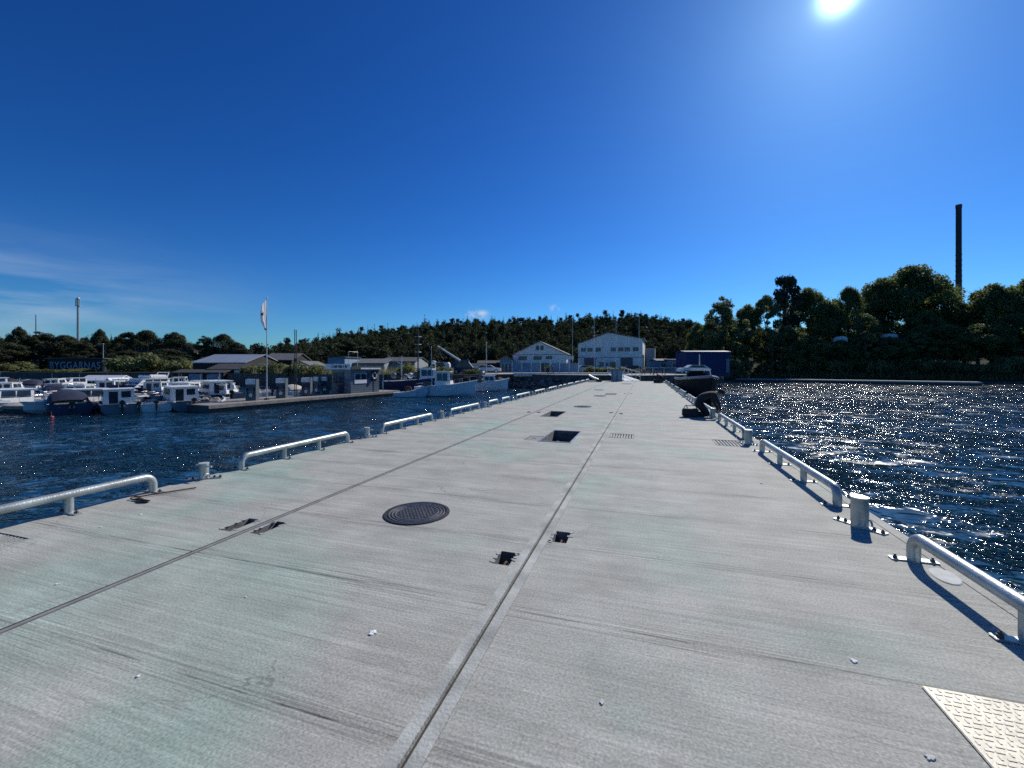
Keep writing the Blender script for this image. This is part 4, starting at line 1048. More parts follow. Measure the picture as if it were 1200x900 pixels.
for q in range(4): m1.tube([(-.1*q,0,.3*q+.1),(.9-.1*q,0,.3*q+.1)],.03,5,'rust')
m1.build('rungs', t)
t = thing('quay_fence','low pale railing along the quay right of the gangway','fence', W(752,55.8,.5), TH)
m1 = MB(); m1.tube([(0,0,1.0),(6,0,1.0)],.03,6,'pole'); m1.tube([(0,0,.55),(6,0,.55)],.02,6,'pole'); m1.build('rail', t)
for i in range(5): m1 = MB(); m1.tube([(i*1.5,0,0),(i*1.5,0,1.0)],.03,6,'pole'); m1.build('post', t)
for i, u in enumerate((759,773)):
    t = thing('picnic_table', ['dark picnic table on the quay, left of the two','dark picnic table on the quay, right of the two'][i],'picnic table', W(u,60,.5), TH)
    m1 = MB(); m1.box(-.85,.85,-.35,.35,.72,.78,'darkwall'); m1.build('table_top', t)
    for s in (-1,1): m1 = MB(); m1.box(-.85,.85,s*.7-.13,s*.7+.13,.42,.47,'darkwall'); m1.build('bench', t)
    for s in (-.6,.6): m1 = MB(); m1.box(s-.04,s+.04,-.75,.75,.36,.42,'darkwall'); m1.tube([(s,-.65,0),(s,-.2,.72)],.05,6,'darkwall'); m1.tube([(s,.65,0),(s,.2,.72)],.05,6,'darkwall'); m1.build('leg', t)
# riprap
m1 = MB(); rg = random.Random(5)
for i in range(260):
    u = rg.uniform(556,700); sh = float(np.interp(u,SHU,SHD)); D = sh-rg.uniform(-.2,1.6); q = rg.uniform(.25,.6); z = WZ+rg.uniform(-.1,1.5)*(1-max(0,(sh-D))/2.4)
    p = W(u,D,z); bm = bmesh.new(); bmesh.ops.create_icosphere(bm, subdivisions=1, radius=q)
    vs = [p+Vector((v.co.x*rg.uniform(.8,1.3), v.co.y*rg.uniform(.8,1.2), v.co.z*rg.uniform(.6,.9))) for v in bm.verts]; bm.verts.index_update(); fs = [[v.index for v in f.verts] for f in bm.faces]; bm.free()
    m1.add(vs, fs, 'rock')
tag(m1.build('riprap'), 'heaped grey boulders at the foot of the quay', kind='stuff')

# ------------------------------------------------------------------ right floating dock + workboat at the pier
jetty('floating_dock','long low pale floating dock below the wooded right bank', W(858,90,0), W(1152,67.5,0), 3.2, WZ+.62, pm='concrete')
t = thing('workboat','dark inflatable hulled workboat with white bow rim moored at the right pier edge','boat', Vector((3.75,19.0,WZ+.05)), R(92))
t['label'] = 'dark workboat with a pale bow rim moored along the right pier edge'
hull_mesh(10.5,2.5,2.0,'hullblack','hullgrey',sheer=.35,sole=1.5).build('hull', t)
t.rotation_euler = (0,0,R(-88)); t.location = (3.85,41.0,WZ+.05)
m1 = MB(); L, B = 10.5, 2.5
for s in (-1,1):
    pts = []
    for q in np.linspace(0,1,16):
        w_ = B/2*(1-max(0,(q-.42)/.58)**2.3)*(.93+.07*min(1,q/.3)); pts.append((L*q+.2*q*q, s*w_, 2.04+.35*q*q))
    m1.tube(pts, .10, 10, 'hullgrey' )
m1.build('rubbing_tube', t, True)
m1 = MB(); m1.bbox(4.2,0,2.2,1.2,1.3,1.1,.15,'hullblack'); m1.build('console', t)
m1 = MB(); m1.bbox(6.5,0,1.9,1.2,1.2,.8,.15,'canvasblack'); m1.build('covered_gear', t)
m1 = MB(); m1.bbox(8.4,.1,2.0,1.0,1.0,.35,.1,'canvasblack'); m1.build('bow_locker', t)
t = thing('ferry','small blue and white wheelhouse boat moored beyond the dark workboat','boat', Vector((5.2,47.5,WZ+.05)), R(-90))
hull_mesh(8,2.8,1.3,'deepblue','hullwhite',sheer=.5).build('hull', t); cabin(t,2.6,4.2,1.7,1.2,1.6,.3,'hullwhite','hullwhite'); rails(t,8,2.8,1.35,sheer=.5)
m1 = MB(); m1.tube([(2.6,0,3.2),(2.6,0,4.3)],.05,6,'pole'); m1.build('mast', t)

# ------------------------------------------------------------------ people
def skin_person(name, joints, edges, label, loc, rz, mats, root='pelvis'):
    names = list(joints); me = bpy.data.meshes.new('body'); me.from_pydata([joints[n][0] for n in names], [(names.index(a), names.index(b)) for a, b in edges], [])
    ob = bpy.data.objects.new('tmpb', me); COL.objects.link(ob); bpy.context.view_layer.objects.active = ob
    md = ob.modifiers.new('s','SKIN'); md.use_smooth_shade = True
    sv = me.skin_vertices[0].data
    for i, n in enumerate(names):
        r = joints[n][1]; sv[i].radius = (r, r) if not isinstance(r, tuple) else r; sv[i].use_root = (n == root)
    sb = ob.modifiers.new('b','SUBSURF'); sb.levels = 2; sb.render_levels = 2
    bpy.context.view_layer.update()
    m2 = bpy.data.meshes.new_from_object(ob.evaluated_get(bpy.context.evaluated_depsgraph_get())); bpy.data.objects.remove(ob)
    t = thing(name, label, 'person', loc, rz); b = link('body', m2, t)
    for m_ in mats: m2.materials.append(M[m_])
    jv = [(n, Vector(joints[n][0])) for n in names]
    for p in m2.polygons:
        c = p.center; n = min(jv, key=lambda q: (q[1]-c).length)[0]
        p.material_index = 2 if n in ('head','crown','jaw','neck') or n.startswith(('hand','fing','thumb')) else (1 if n.startswith(('hip','knee','ankle','toe','pelvis','shin','thigh')) else 0)
        p.use_smooth = True
    return t
def hand(J, E, side, wrist, d, curl):
    # palm + five fingers from a wrist point, pointing along d
    d = Vector(d).normalized(); up = Vector(curl).normalized(); sd = d.cross(up).normalized()
    wv = Vector(wrist); J['hand'+side] = (tuple(wv+d*.05), (.035,.018)); E.append(('wrist'+side,'hand'+side))
    for i, (o, l) in enumerate(((-.030,.065),(-.010,.078),(.010,.072),(.029,.055))):
        a = wv+d*.085+sd*o; b = a+d*l*.55+up*l*.15; c = b+d*l*.3+up*l*.4
        J[f'fing{side}{i}a'] = (tuple(a),.010); J[f'fing{side}{i}b'] = (tuple(b),.009); J[f'fing{side}{i}c'] = (tuple(c),.007)
        E += [('hand'+side,f'fing{side}{i}a'),(f'fing{side}{i}a',f'fing{side}{i}b'),(f'fing{side}{i}b',f'fing{side}{i}c')]
    a = wv+d*.04-sd*.045; b = a+d*.035-sd*.015+up*.01
    J[f'thumb{side}a'] = (tuple(a),.011); J[f'thumb{side}b'] = (tuple(b),.009); E += [('hand'+side,f'thumb{side}a'),(f'thumb{side}a',f'thumb{side}b')]
def kneeling(loc, rz, label):
    # local: faces +x, kneeling on both knees, bent well forward, arms down to the deck
    J = {'pelvis':((0,0,.50),.165),'spine':((.16,0,.64),.155),'chest':((.36,0,.74),.17),'neckb':((.52,0,.76),.085),'neck':((.58,0,.755),.058),'jaw':((.65,0,.735),.075),'head':((.70,0,.76),.095),'crown':((.74,0,.82),.07)}
    E = [('pelvis','spine'),('spine','chest'),('chest','neckb'),('neckb','neck'),('neck','jaw'),('jaw','head'),('head','crown')]
    for s, y in (('L',.18),('R',-.18)):
        J['hip'+s] = ((.02,y*.62,.44),.115); J['knee'+s] = ((.30,y*.9,.085),.080); J['shin'+s] = ((.08,y*.8,.085),.072); J['ankle'+s] = ((-.16,y*.7,.07),.05); J['toe'+s] = ((-.30,y*.75,.045),.042)
        J['thigh'+s] = ((.17,y*.8,.25),.10)
        E += [('pelvis','hip'+s),('hip'+s,'thigh'+s),('thigh'+s,'knee'+s),('knee'+s,'shin'+s),('shin'+s,'ankle'+s),('ankle'+s,'toe'+s)]
        J['shoulder'+s] = ((.46,y*1.0,.74),.078); J['elbow'+s] = ((.56,y*1.25,.47),.054); J['wrist'+s] = ((.66,y*.75,.24),.034)
        E += [('chest','shoulder'+s),('shoulder'+s,'elbow'+s),('elbow'+s,'wrist'+s)]
        hand(J, E, s, J['wrist'+s][0], (.35,-.1*y,-.9), (.6,0,.2))
    t = skin_person('person', J, E, label, loc, rz, ['cloth','trousers','skin'])
    m1 = MB(); m1.sphere((.715,0,.80),.108,'hair',(1.05,.9,.85),8); m1.build('hair', t, True)
    m1 = MB()
    for y in (-.032,.032): m1.sphere((.785,y,.735),.012,'cowl',n=5)
    m1.build('eyes', t, True)
    m1 = MB()
    for y in (-.088,.088): m1.sphere((.69,y,.75),.026,'skin',(.6,.4,1),5)
    m1.build('ears', t, True)
    m1 = MB(); m1.sphere((.805,0,.715),.016,'skin',(.9,.7,1.2),5); m1.build('nose', t, True)
    return t
kx, ky = deckpt(822,489)
kneeling((kx-.1, ky+.15, 0), R(8), 'person in dark clothes kneeling bent over beside the right edge bollard')
t = thing('tool_bag','black open tool bag on the deck behind the kneeling person','bag', (deckpt(814,489)[0]-.12, ky+.0, 0), R(4))
m1 = MB(); m1.bbox(0,0,.14,.48,.26,.26,.03,'toolbag'); m1.build('body', t)
m1 = MB(); m1.tube([(-.2,0,.26),(-.15,0,.36),(.15,0,.36),(.2,0,.26)],.014,6,'toolbag'); m1.build('handle', t)
m1 = MB(); m1.tube([(-.05,.03,.2),(-.12,.05,.38)],.015,6,'iron_worn'); m1.build('tool', t)
x2, y2 = deckpt(777,449)
kneeling((x2-.1, y2+.3, 0), R(120), 'distant person in black crouching near the far right end of the pier')
t = thing('equipment_case','black equipment case beside the distant crouching person','case', (x2-.5,y2,0), R(3))
m1 = MB(); m1.bbox(0,0,.17,.75,.5,.32,.04,'toolbag'); m1.build('body', t); m1 = MB(); m1.tube([(-.15,-.28,.2),(-.1,-.32,.2),(.1,-.32,.2),(.15,-.28,.2)],.015,6,'toolbag'); m1.build('handle', t)

# ------------------------------------------------------------------ vegetation
def leaves(centres, radii, n, size, rng, squash=.8, shell=.55, lean=0):
    """leaf-size quads spread through clump volumes; returns verts, faces arrays"""
    C = np.array(centres); Rr = np.array(radii); wts = Rr**2; pick = rng.choice(len(C), n, p=wts/wts.sum())
    d = rng.normal(size=(n,3)); d /= np.linalg.norm(d, axis=1)[:,None]
    rad = Rr[pick]*(shell+(1-shell)*rng.random(n))*(1+.14*rng.normal(size=n))
    P = C[pick] + d*rad[:,None]*np.array([1,1,squash])
    nr = d+rng.normal(size=(n,3))*.75; nr[:,2] += .25; nr /= np.linalg.norm(nr,axis=1)[:,None]
    a = np.cross(nr, rng.normal(size=(n,3))); a /= np.linalg.norm(a,axis=1)[:,None]; b = np.cross(nr, a)
    s = size*(.6+.8*rng.random(n))[:,None]
    V = np.stack([P-a*s*.6-b*s*.35, P+a*s*.5-b*s*.45, P+a*s*.62+b*s*.3, P-a*s*.4+b*s*.5], 1)
    return V
def leaf_mesh(V, name, m):
    n = len(V); me = bpy.data.meshes.new(name); me.vertices.add(n*4); me.vertices.foreach_set('co', V.reshape(-1).astype(np.float32))
    me.loops.add(n*4); me.loops.foreach_set('vertex_index', np.arange(n*4, dtype=np.int32))
    me.polygons.add(n); me.polygons.foreach_set('loop_start', np.arange(0,n*4,4,dtype=np.int32)); me.polygons.foreach_set('loop_total', np.full(n,4,dtype=np.int32))
    me.materials.append(M[m]); me.update(calc_edges=True); me.validate(); return me
def tree_proto(kind, seed):
    """unit trees 10 m high, 4 m crown radius"""
    rng = np.random.default_rng(seed); tk = MB(); cs, rs = [], []
    bark = 'barkpine' if kind == 'pine' else 'bark'
    if kind == 'oak':
        for i in range(80):
            t = rng.random()**.8; z = 2.0+7.2*t; env = 4.1*math.sin(PI*min(1,(t*.80+.22)))**.65
            a = rng.random()*2*PI; r = env*(.35+.62*rng.random()**.5); q = rng.uniform(.65,1.25)
            r = max(0, min(r, env-q*.35)); cs.append((r*math.cos(a), r*math.sin(a), min(z,9.7-q*.8))); rs.append(q)
        nl, sz, mt = 26000, .14, 'leafoak'
    elif kind == 'birch':
        for i in range(64):
            t = rng.random(); z = 1.2+8.4*t; env = 3.7*(math.sin(PI*(t*.78+.2))**.9); a = rng.random()*2*PI; r = env*rng.random()**.6
            cs.append((r*math.cos(a), r*math.sin(a), z)); rs.append(rng.uniform(.4,.85))
        nl, sz, mt = 16000, .135, 'leafbirch'
    elif kind == 'pine':
        for i in range(26):
            t = rng.random()**.6; z = 4.2+5.4*t; env = 3.4*(1-abs(t-.45))**1.2; a = rng.random()*2*PI; r = env*rng.random()**.5
            cs.append((r*math.cos(a), r*math.sin(a), min(9.3,z))); rs.append(rng.uniform(.5,1.05))
        nl, sz, mt = 4200, .20, 'leafpine'
    else:   # spruce
        for i in range(60):
            t = i/59; z = 1.0+8.8*t; env = 2.9*(1-t)**.85+.05; a = i*2.4+rng.random(); r = env*.62
            cs.append((r*math.cos(a), r*math.sin(a), z-.15)); rs.append(max(.14,env*.42))
        nl, sz, mt = 4200, .20, 'leafpine'
    V = leaves(cs, rs, nl, sz, rng, .72 if kind != 'spruce' else .45)
    crown = leaf_mesh(V, 'crown', mt)
    tops = 9.0 if kind in ('pine','spruce') else 7.2
    tk.tube([(0,0,-1),(.05,.03,1.5),(-.05,.08,tops*.55),(.05,0,tops)], [.30,.24,.16,.05], 8, bark)
    for i in rng.choice(len(cs), 14, replace=False):
        c = Vector(cs[i]); z0 = max(1.2, c.z*.55) if kind != 'spruce' else c.z
        tk.tube([(0,0,z0),(c.x*.5,c.y*.5,(z0+c.z)/2+.15),(c.x,c.y,c.z)], [.11,.07,.03], 5, bark)
    t = thing({'oak':'broadleaf_tree','birch':'birch_tree','pine':'pine_tree','spruce':'spruce_tree'}[kind], 'x', 'tree')
    link('crown', crown, t); tk.build('trunk', t, True); kids(t); return t
TP = {k: [tree_proto(k, s) for s in ss] for k, ss in {'oak':(1,2,3),'birch':(4,5),'pine':(6,7),'spruce':(8,)}.items()}
def tree(kind, u, D, vt, hw, label, group=None, i=0, zb=None, scmul=1):
    pr = TP[kind][i % len(TP[kind])]; zb = ground(u, D)-.2 if zb is None else zb; H = zv(vt, D)-zb
    o = put(pr, US, W(u, D, zb), label, random.random()*6.28); r = hw/F*D/(4.0 if kind == 'oak' else 3.4 if kind != 'spruce' else 2.9)
    o.scale = (r, r*random.uniform(.9,1.1), H/9.9)
    if group: o['group'] = group
    return o
KN = {'oak':'broad dense broadleaf tree','birch':'loose light leaved tree','pine':'dark clumped pine','spruce':'dark pointed spruce'}
RB = [('oak',818,108,376,15),('birch',847,100,347,27),('oak',832,104,374,18),('oak',876,104,354,22),('birch',899,104,346,22),('pine',919,112,323,25),('oak',947,112,334,30),('oak',972,108,352,22),('oak',994,110,333,22),
 ('oak',1034,112,322,34),('oak',1066,110,308,46),('oak',1100,112,330,28),('birch',1015,100,368,20),('oak',1082,98,362,24),('oak',1130,102,354,26),('oak',1163,98,329,36),('oak',1208,96,322,38),('oak',1262,98,318,40),('oak',1325,100,330,46),('birch',1390,100,326,40),
 ('oak',862,99,400,18),('birch',905,98,386,18),('oak',930,98,384,22),('oak',955,97,393,18),('birch',1014,95,388,16),('oak',1042,95,394,24),('birch',1076,94,390,22),('oak',1110,93,378,26),('oak',1146,91,378,28),('oak',1190,90,366,32),('oak',1240,90,366,32),('spruce',1008,98,374,9),('oak',985,97,397,18),('oak',835,96,394,14)]
for i, (k_,u,D,vt,hw) in enumerate(RB):
    if i < 20: wh = ['at the left end of the right bank','behind the deep blue hall','just right of the first bank trees','left of the tall pine','beside the tall pine, left side','tallest pine on the right bank','right of the tall pine','in the dip between pine and dome tree','before the dome tree on its left','left shoulder of the big dome tree','big dome crown left of the chimney','right shoulder of the big dome, by the chimney','below the dome tree on its left','below the dome tree on its right','at the foot of the chimney','immediately right of the chimney','at the right picture edge','beyond the right picture edge, nearest','beyond the right picture edge, second','beyond the right picture edge, third'][i]
    else: wh = f'in the lower front rank of the right bank, {NTH[i-20] if i-20 < 13 else "last"} listed from the blue hall'
    if i >= 20: wh = ['before the deep blue hall','front rank, below the loose tree left of the pine','front rank, below the tall pine','front rank, right of the pine foot','front rank, left of the wide camper','front rank, under the wide camper','front rank, below the dome tree','front rank, left of the chimney line','front rank, right of the chimney line','front rank, near the right picture edge','front rank, outside the right picture edge','slim and small beside the left camper','low and round before the cottage','low and round at the left of the blue hall'][i-20]
    tree(k_,u,D,vt,hw,f'{KN[k_]} {wh}','trees on the right bank',i)
# trees around the left and middle shore
LT = [('oak',22,125,383,14),('oak',48,128,388,20),('oak',76,126,392,16),('oak',117,128,386,9),('oak',150,130,392,16),('oak',172,128,384,18),('oak',205,130,389,15),('oak',240,118,392,18),('oak',262,120,390,16),('oak',278,118,397,16),
 ('birch',405,120,400,26),('birch',432,118,406,16),('birch',450,116,408,12),('oak',505,115,404,14),('birch',345,110,412,10),('oak',790,100,400,12),('birch',775,102,404,10),('oak',760,108,398,12),('oak',10,118,398,20),('oak',100,120,402,22),('oak',195,112,408,22),('oak',150,112,410,20),('oak',-30,120,390,26)]
LW = ['at the far left','over the pale hall at left','left of the telecom mast','small crown right of the telecom mast','left of the footbridge','over the footbridge','right end of the footbridge','left of the barn roof','behind the barn roof','right of the barn roof','light crown behind the kiosk','right of the light crown behind the kiosk','beside the warehouse','behind the white fishing boat','behind the small white house','right of the larger boathouse','between boathouse and pale sheds','close to the larger boathouse corner','low one at the far left','low one above the store sign','low one under the footbridge, right','low one under the footbridge, left','outside the left picture edge']
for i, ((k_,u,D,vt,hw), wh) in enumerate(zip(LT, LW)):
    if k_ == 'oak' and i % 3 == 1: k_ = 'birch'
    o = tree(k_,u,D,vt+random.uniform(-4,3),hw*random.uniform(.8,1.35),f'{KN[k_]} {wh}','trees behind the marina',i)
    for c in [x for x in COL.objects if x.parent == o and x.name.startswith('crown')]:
        if k_ in ('oak','birch'): c.material_slots[0].link = 'OBJECT'; c.material_slots[0].material = M['leafshaded']  # same broadleaf crowns, recoloured darker to paint in their shade
# ridge trees that stand out
RD = [('spruce',395,383),('spruce',420,380),('pine',447,378),('spruce',472,377),('spruce',503,371),('pine',530,370),('spruce',556,370),('spruce',585,370),('pine',612,369),('spruce',640,368),('pine',668,366),('spruce',700,364),('pine',729,360),('pine',757,365),('spruce',780,366),('pine',800,370)]
for i, (k_,u,vt) in enumerate(RD): tree(k_,u,285,vt+3,5 if k_ == 'pine' else 4.5,f'{KN[k_]} standing out on the ridge, {(ORD[i]+(" from left" if i else "")) if i < 15 else "rightmost"}','trees on the ridge line',i)
# forest as one mass
def forest():
    rng = np.random.default_rng(21); base = []
    for k in range(8):
        con = k < 3; cs, rs = [], []
        if con:
            for i in range(16): t = i/15; env = 2.3*(1-t)**.8+.1; a = i*2.4; cs.append((env*.5*math.cos(a), env*.5*math.sin(a), 1.5+8.3*t)); rs.append(max(.3,env*.6))
        else:
            for i in range(14): t = rng.random(); env = 3.0*math.sin(PI*(t*.75+.2)); a = rng.random()*6.28; r = env*.7*rng.random()**.5; cs.append((r*math.cos(a), r*math.sin(a), 2.5+6.2*t)); rs.append(rng.uniform(.9,1.5))
        base.append(leaves(cs, rs, 300 if con else 360, .50, rng, .8)*np.array([.72,.72,1] if con else [.98,.98,.92]))
    out = []; n = 0
    us = []
    for i in range(5200):
        u = rng.uniform(-260, 1500); D = rng.uniform(118, 330)**1.0
        if u > 850 and rng.random() < .55: continue
        if D < 150 and 290 < u < 340: continue
        zb = ground(u, D)-.4; H = rng.uniform(.78,1.05); 
        if u < 290: H *= .78
        if D < 170: H *= .85
        p = W(u, D, zb); a = rng.random()*6.28; ca, sa = math.cos(a), math.sin(a)
        V = base[rng.integers(8)].copy(); x = V[...,0]*ca-V[...,1]*sa; y = V[...,0]*sa+V[...,1]*ca
        V[...,0] = x*H+p.x; V[...,1] = y*H+p.y; V[...,2] = V[...,2]*H*(1+.16*rng.normal())+p.z; out.append(V)
    return leaf_mesh(np.concatenate(out), 'forest', 'leafforest')
tag(link('forest', forest()), 'far wooded hillside behind the marina and boathouses', kind='stuff')
# shrubs on banks
def shrub_proto(seed, mt):
    rng = np.random.default_rng(seed); cs, rs = [], []
    for i in range(16): a = rng.random()*6.28; r = 1.6*rng.random()**.6; cs.append((r*math.cos(a), r*math.sin(a), .5+.9*rng.random()*(1-r/2.6))); rs.append(rng.uniform(.35,.7))
    t = thing('shrub','x','shrub'); link('foliage', leaf_mesh(leaves(cs, rs, 2200, .13, rng, .9), 'foliage', mt), t)
    m1 = MB()
    for c in cs[:8]: m1.tube([(0,0,-.2),(c[0]*.6,c[1]*.6,c[2]*.7),c],[.05,.03,.015],5,'bark')
    m1.build('stems', t); kids(t); return t
SP = [shrub_proto(31,'shrub'), shrub_proto(32,'leafbirch'), shrub_proto(33,'shrub')]
def shrub(u, D, w, h, label, group, i):
    o = put(SP[i % 3], US, W(u, D, ground(u,D)-.2), label, random.random()*6); o.scale = (w/2/1.9, w/2/1.9, h/1.75); o['group'] = group; return o
n_ = 22
for i in range(n_):
    u = 852+i*18+random.uniform(-4,4); sh = float(np.interp(u,SHU,SHD)); shrub(u, sh+random.uniform(1,4), random.uniform(4,6.5), random.uniform(2.2,4.4), f'waterside shrub behind the floating dock, number {i+1} from its left end' if i else 'waterside shrub at the left end of the floating dock', 'shrubs along the right bank', i)
for i, (u, D, w_, h_) in enumerate(((692,76,4,1.5),(704,76,4,1.6),(716,76,4,1.5),(728,76,4,1.4),(742,76,4,1.3),(648,80,3,2.2),(658,80,3,1.8),(500,63,3,1.8),(520,63,3,1.6),(475,58,4,2.0),(552,66,3,1.4),(320,70,5,2.4),(345,66,5,2.2),(370,64,5,2.2),(300,74,6,1.8),(20,96,9,2.6),(55,93,9,1.1),(90,92,9,1.1),(180,92,10,4.5),(160,98,10,5),(210,90,8,3.5))):
    shrub(u, D, w_, h_, ['hedge bush before the right boathouse, leftmost','hedge bush before the right boathouse, second','hedge bush before the right boathouse, middle','hedge bush before the right boathouse, fourth','hedge bush before the right boathouse, rightmost','bush at the left boathouse door','bush between the two boathouses','bush behind the white fishing boat','bush below the crane boom','bush behind the blue fishing boat','bush left of the rocks','reedy bush behind the flagpole','reedy bush behind the vent pipes','reedy bush behind the kiosk pumps','bush left of the flagpole','wide bush at the far left shore','wide bush left of the store sign','wide bush below the store sign','tall bush below the footbridge','tall bush behind the red hut','bush left of the barn'][i], 'shore shrubs', i)
# reeds
m1 = MB(); rg = random.Random(9); vs = []; fs = []
for i in range(3600):
    if i % 3: u = rg.uniform(850,1260); sh = float(np.interp(u,SHU,SHD)); D = sh+rg.uniform(.2,3); h = rg.uniform(.7,1.7)
    else: u = rg.uniform(285,470); sh = float(np.interp(u,SHU,SHD)); D = sh+rg.uniform(.1,2.5); h = rg.uniform(.6,1.5)
    p = W(u,D,max(ground(u,D) if u < 800 else WZ+.4+.4*(D-sh),WZ)); w_ = rg.uniform(.02,.05); lx = rg.uniform(-.3,.3)
    o_ = len(vs); vs += [p+RT*(-w_), p+RT*w_, p+RT*lx+Vector((0,0,h))]; fs.append((o_,o_+1,o_+2))
m1.add(vs, fs, 'reed'); tag(m1.build('reeds'), 'pale reeds and long grass along the shores', kind='stuff')

# remove prototypes that never got used
doomed = []
for o in COL.objects:
    if o.get('label') == 'x':
        doomed.append(o)
        for c in o.children: doomed.append(c); doomed += list(c.children)
for o in doomed: bpy.data.objects.remove(o)

# ------------------------------------------------------------------ light
EL, AZ = R(35.1), R(20.5)
SV = Vector((math.sin(AZ)*math.cos(EL), math.cos(AZ)*math.cos(EL), math.sin(EL)))
sl = bpy.data.lights.new('sun','SUN'); sl.energy = 4.3; sl.angle = R(.53); sl.color = (1,.965,.89)
so = bpy.data.objects.new('sun', sl); COL.objects.link(so); so.rotation_euler = SV.to_track_quat('Z','Y').to_euler(); so.location = (20,60,40)
wd = bpy.data.worlds.new('World'); S.world = wd; wd.use_nodes = True; nt = wd.node_tree; N = nt.nodes; L = nt.links
bg = N['Background']; sk = N.new('ShaderNodeTexSky'); sk.sky_type = 'NISHITA'; sk.sun_disc = False; sk.sun_elevation = EL; sk.sun_rotation = AZ
sk.altitude = 0; sk.air_density = 1.0; sk.dust_density = .25; sk.ozone_density = 3.0
bg.inputs['Strength'].default_value = .10
tc = N.new('ShaderNodeTexCoord')
def vm(op, a, b_=None, c=None):
    n = N.new('ShaderNodeMath'); n.operation = op
    for i, x in enumerate((a,b_,c)):
        if x is None: continue
        if isinstance(x,(int,float)): n.inputs[i].default_value = x
        else: L.new(x, n.inputs[i])
    return n.outputs[0]
hs = N.new('ShaderNodeHueSaturation'); hs.inputs['Saturation'].default_value = 1.25; hs.inputs['Value'].default_value = 1.0
L.new(sk.outputs[0], hs.inputs['Color'])
def cmul(src, k):
    n = N.new('ShaderNodeVectorMath'); n.operation = 'MULTIPLY'; n.inputs[1].default_value = k; L.new(src, n.inputs[0]); return n.outputs[0]
g0 = N.new('ShaderNodeGamma'); g0.inputs[1].default_value = 1.25; L.new(cmul(hs.outputs[0], (.045,.079,.110)), g0.inputs[0])
gm = N.new('ShaderNodeVectorMath'); gm.operation = 'MULTIPLY'; gm.inputs[1].default_value = (9.5,9.5,9.5); L.new(g0.outputs[0], gm.inputs[0])
# aureole round the sun
dt = N.new('ShaderNodeVectorMath'); dt.operation = 'DOT_PRODUCT'; nn = N.new('ShaderNodeVectorMath'); nn.operation = 'NORMALIZE'
L.new(tc.outputs['Generated'], nn.inputs[0]); L.new(nn.outputs[0], dt.inputs[0]); dt.inputs[1].default_value = SV
ang = vm('ARCCOSINE', vm('MINIMUM', dt.outputs['Value'], .999999))
g = vm('ADD', vm('MULTIPLY', vm('EXPONENT', vm('MULTIPLY', vm('POWER', ang, 2), -1/(.022**2))), 30), vm('MULTIPLY', vm('EXPONENT', vm('MULTIPLY', ang, -1/.055)), 3.4))
g = vm('ADD', g, vm('MULTIPLY', vm('EXPONENT', vm('MULTIPLY', ang, -1/.28)), .26))
gc = N.new('ShaderNodeMix'); gc.data_type = 'RGBA'; gc.inputs[6].default_value = (0,0,0,1); gc.inputs[7].default_value = (.62,.86,1,1); gc.clamp_factor = False
L.new(g, gc.inputs[0])
ad = N.new('ShaderNodeMix'); ad.data_type = 'RGBA'; ad.blend_type = 'ADD'; ad.inputs[0].default_value = 1; ad.clamp_result = False
L.new(gm.outputs[0], ad.inputs[6]); L.new(gc.outputs[2], ad.inputs[7])
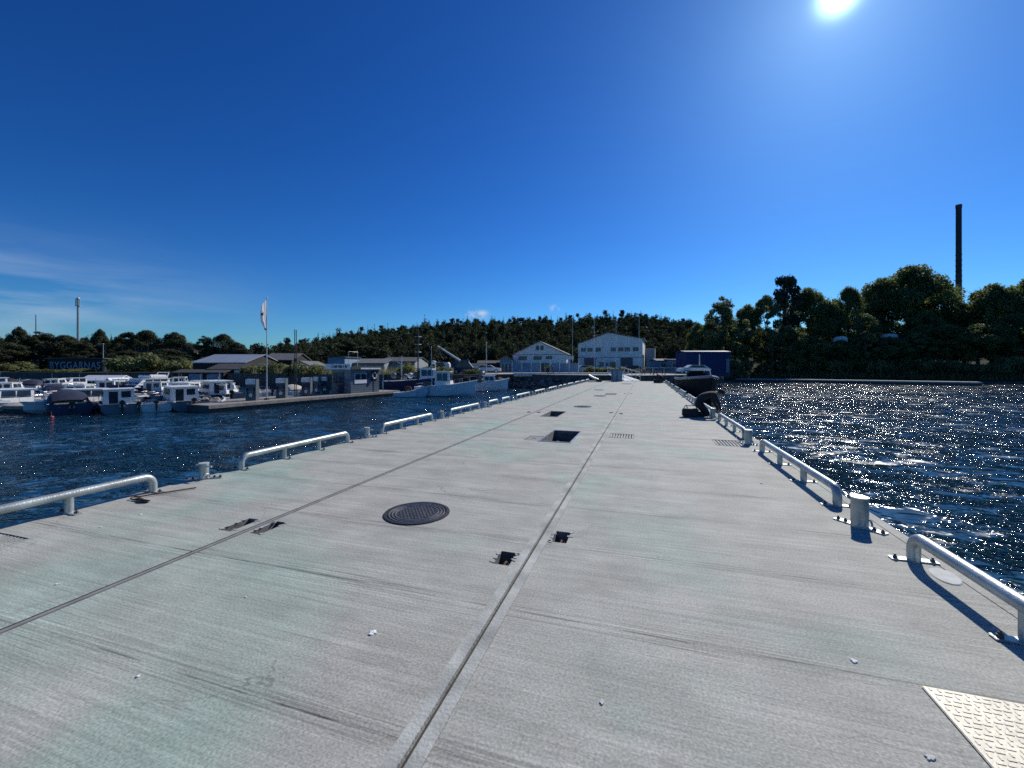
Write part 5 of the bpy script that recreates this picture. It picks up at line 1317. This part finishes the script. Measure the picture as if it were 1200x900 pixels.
# clouds: thin cirrus at the left, two little cumulus over the ridge
sx = N.new('ShaderNodeSeparateXYZ'); L.new(nn.outputs[0], sx.inputs[0])
def dirmask(u, v, du, dv, power=2):
    # elliptical patch of sky round a bearing/elevation
    d = (FW*1 + RT*((u-600)/F)); a0 = math.atan2(d.x, d.y); e0 = math.atan2(430-v, math.hypot(F, u-600))
    az = vm('ARCTAN2', sx.outputs['X'], sx.outputs['Y']); el = vm('ARCSINE', sx.outputs['Z'])
    q = vm('ADD', vm('POWER', vm('DIVIDE', vm('ABSOLUTE', vm('SUBTRACT', az, a0)), du), power), vm('POWER', vm('DIVIDE', vm('ABSOLUTE', vm('SUBTRACT', el, e0)), dv), power))
    return vm('EXPONENT', vm('MULTIPLY', q, -1))
mpn = N.new('ShaderNodeMapping'); mpn.inputs['Scale'].default_value = (2.2,2.2,14); mpn.inputs['Rotation'].default_value = (R(8),R(4),0); L.new(nn.outputs[0], mpn.inputs[0])
nz = N.new('ShaderNodeTexNoise'); nz.inputs['Scale'].default_value = 1.5; nz.inputs['Detail'].default_value = 7; nz.inputs['Roughness'].default_value = .6; nz.inputs['Distortion'].default_value = .5; L.new(mpn.outputs[0], nz.inputs['Vector'])
rg_ = N.new('ShaderNodeMapRange'); rg_.inputs[1].default_value = .38; rg_.inputs[2].default_value = .72; L.new(nz.outputs['Fac'], rg_.inputs[0])
ci = vm('MULTIPLY', rg_.outputs[0], dirmask(-20, 350, .24, .075))
ci = vm('MULTIPLY', ci, .5)
n3 = N.new('ShaderNodeTexNoise'); n3.inputs['Scale'].default_value = 90; n3.inputs['Detail'].default_value = 5; L.new(nn.outputs[0], n3.inputs['Vector'])
r3 = N.new('ShaderNodeMapRange'); r3.inputs[1].default_value = .42; r3.inputs[2].default_value = .6; L.new(n3.outputs['Fac'], r3.inputs[0])
cu_ = vm('MULTIPLY', r3.outputs[0], vm('MAXIMUM', dirmask(558,369,.022,.009), vm('MULTIPLY', dirmask(648,361,.012,.006), .8)))
for b_ in (dirmask(565,367,.012,.006),): cu_ = vm('MAXIMUM', cu_, b_)
cl = N.new('ShaderNodeMix'); cl.data_type = 'RGBA'; L.new(vm('MINIMUM', vm('ADD', ci, vm('MULTIPLY', cu_, .9)), 1.0), cl.inputs[0])
L.new(ad.outputs[2], cl.inputs[6]); cl.inputs[7].default_value = (5.2,6.2,7.6,1)
L.new(cl.outputs[2], bg.inputs['Color'])

S.view_settings.view_transform = 'Standard'; S.view_settings.look = 'None'; S.view_settings.exposure = 0; S.view_settings.gamma = 1; S.view_settings.use_curve_mapping = False
S.cycles.use_denoising = False; S.cycles.filter_width = 1.6; S.cycles.max_bounces = 6; S.cycles.diffuse_bounces = 3; S.cycles.glossy_bounces = 3; S.cycles.transmission_bounces = 3
S.cycles.sample_clamp_indirect = 6; S.cycles.sample_clamp_direct = 220; S.cycles.use_adaptive_sampling = True; S.cycles.adaptive_threshold = .02
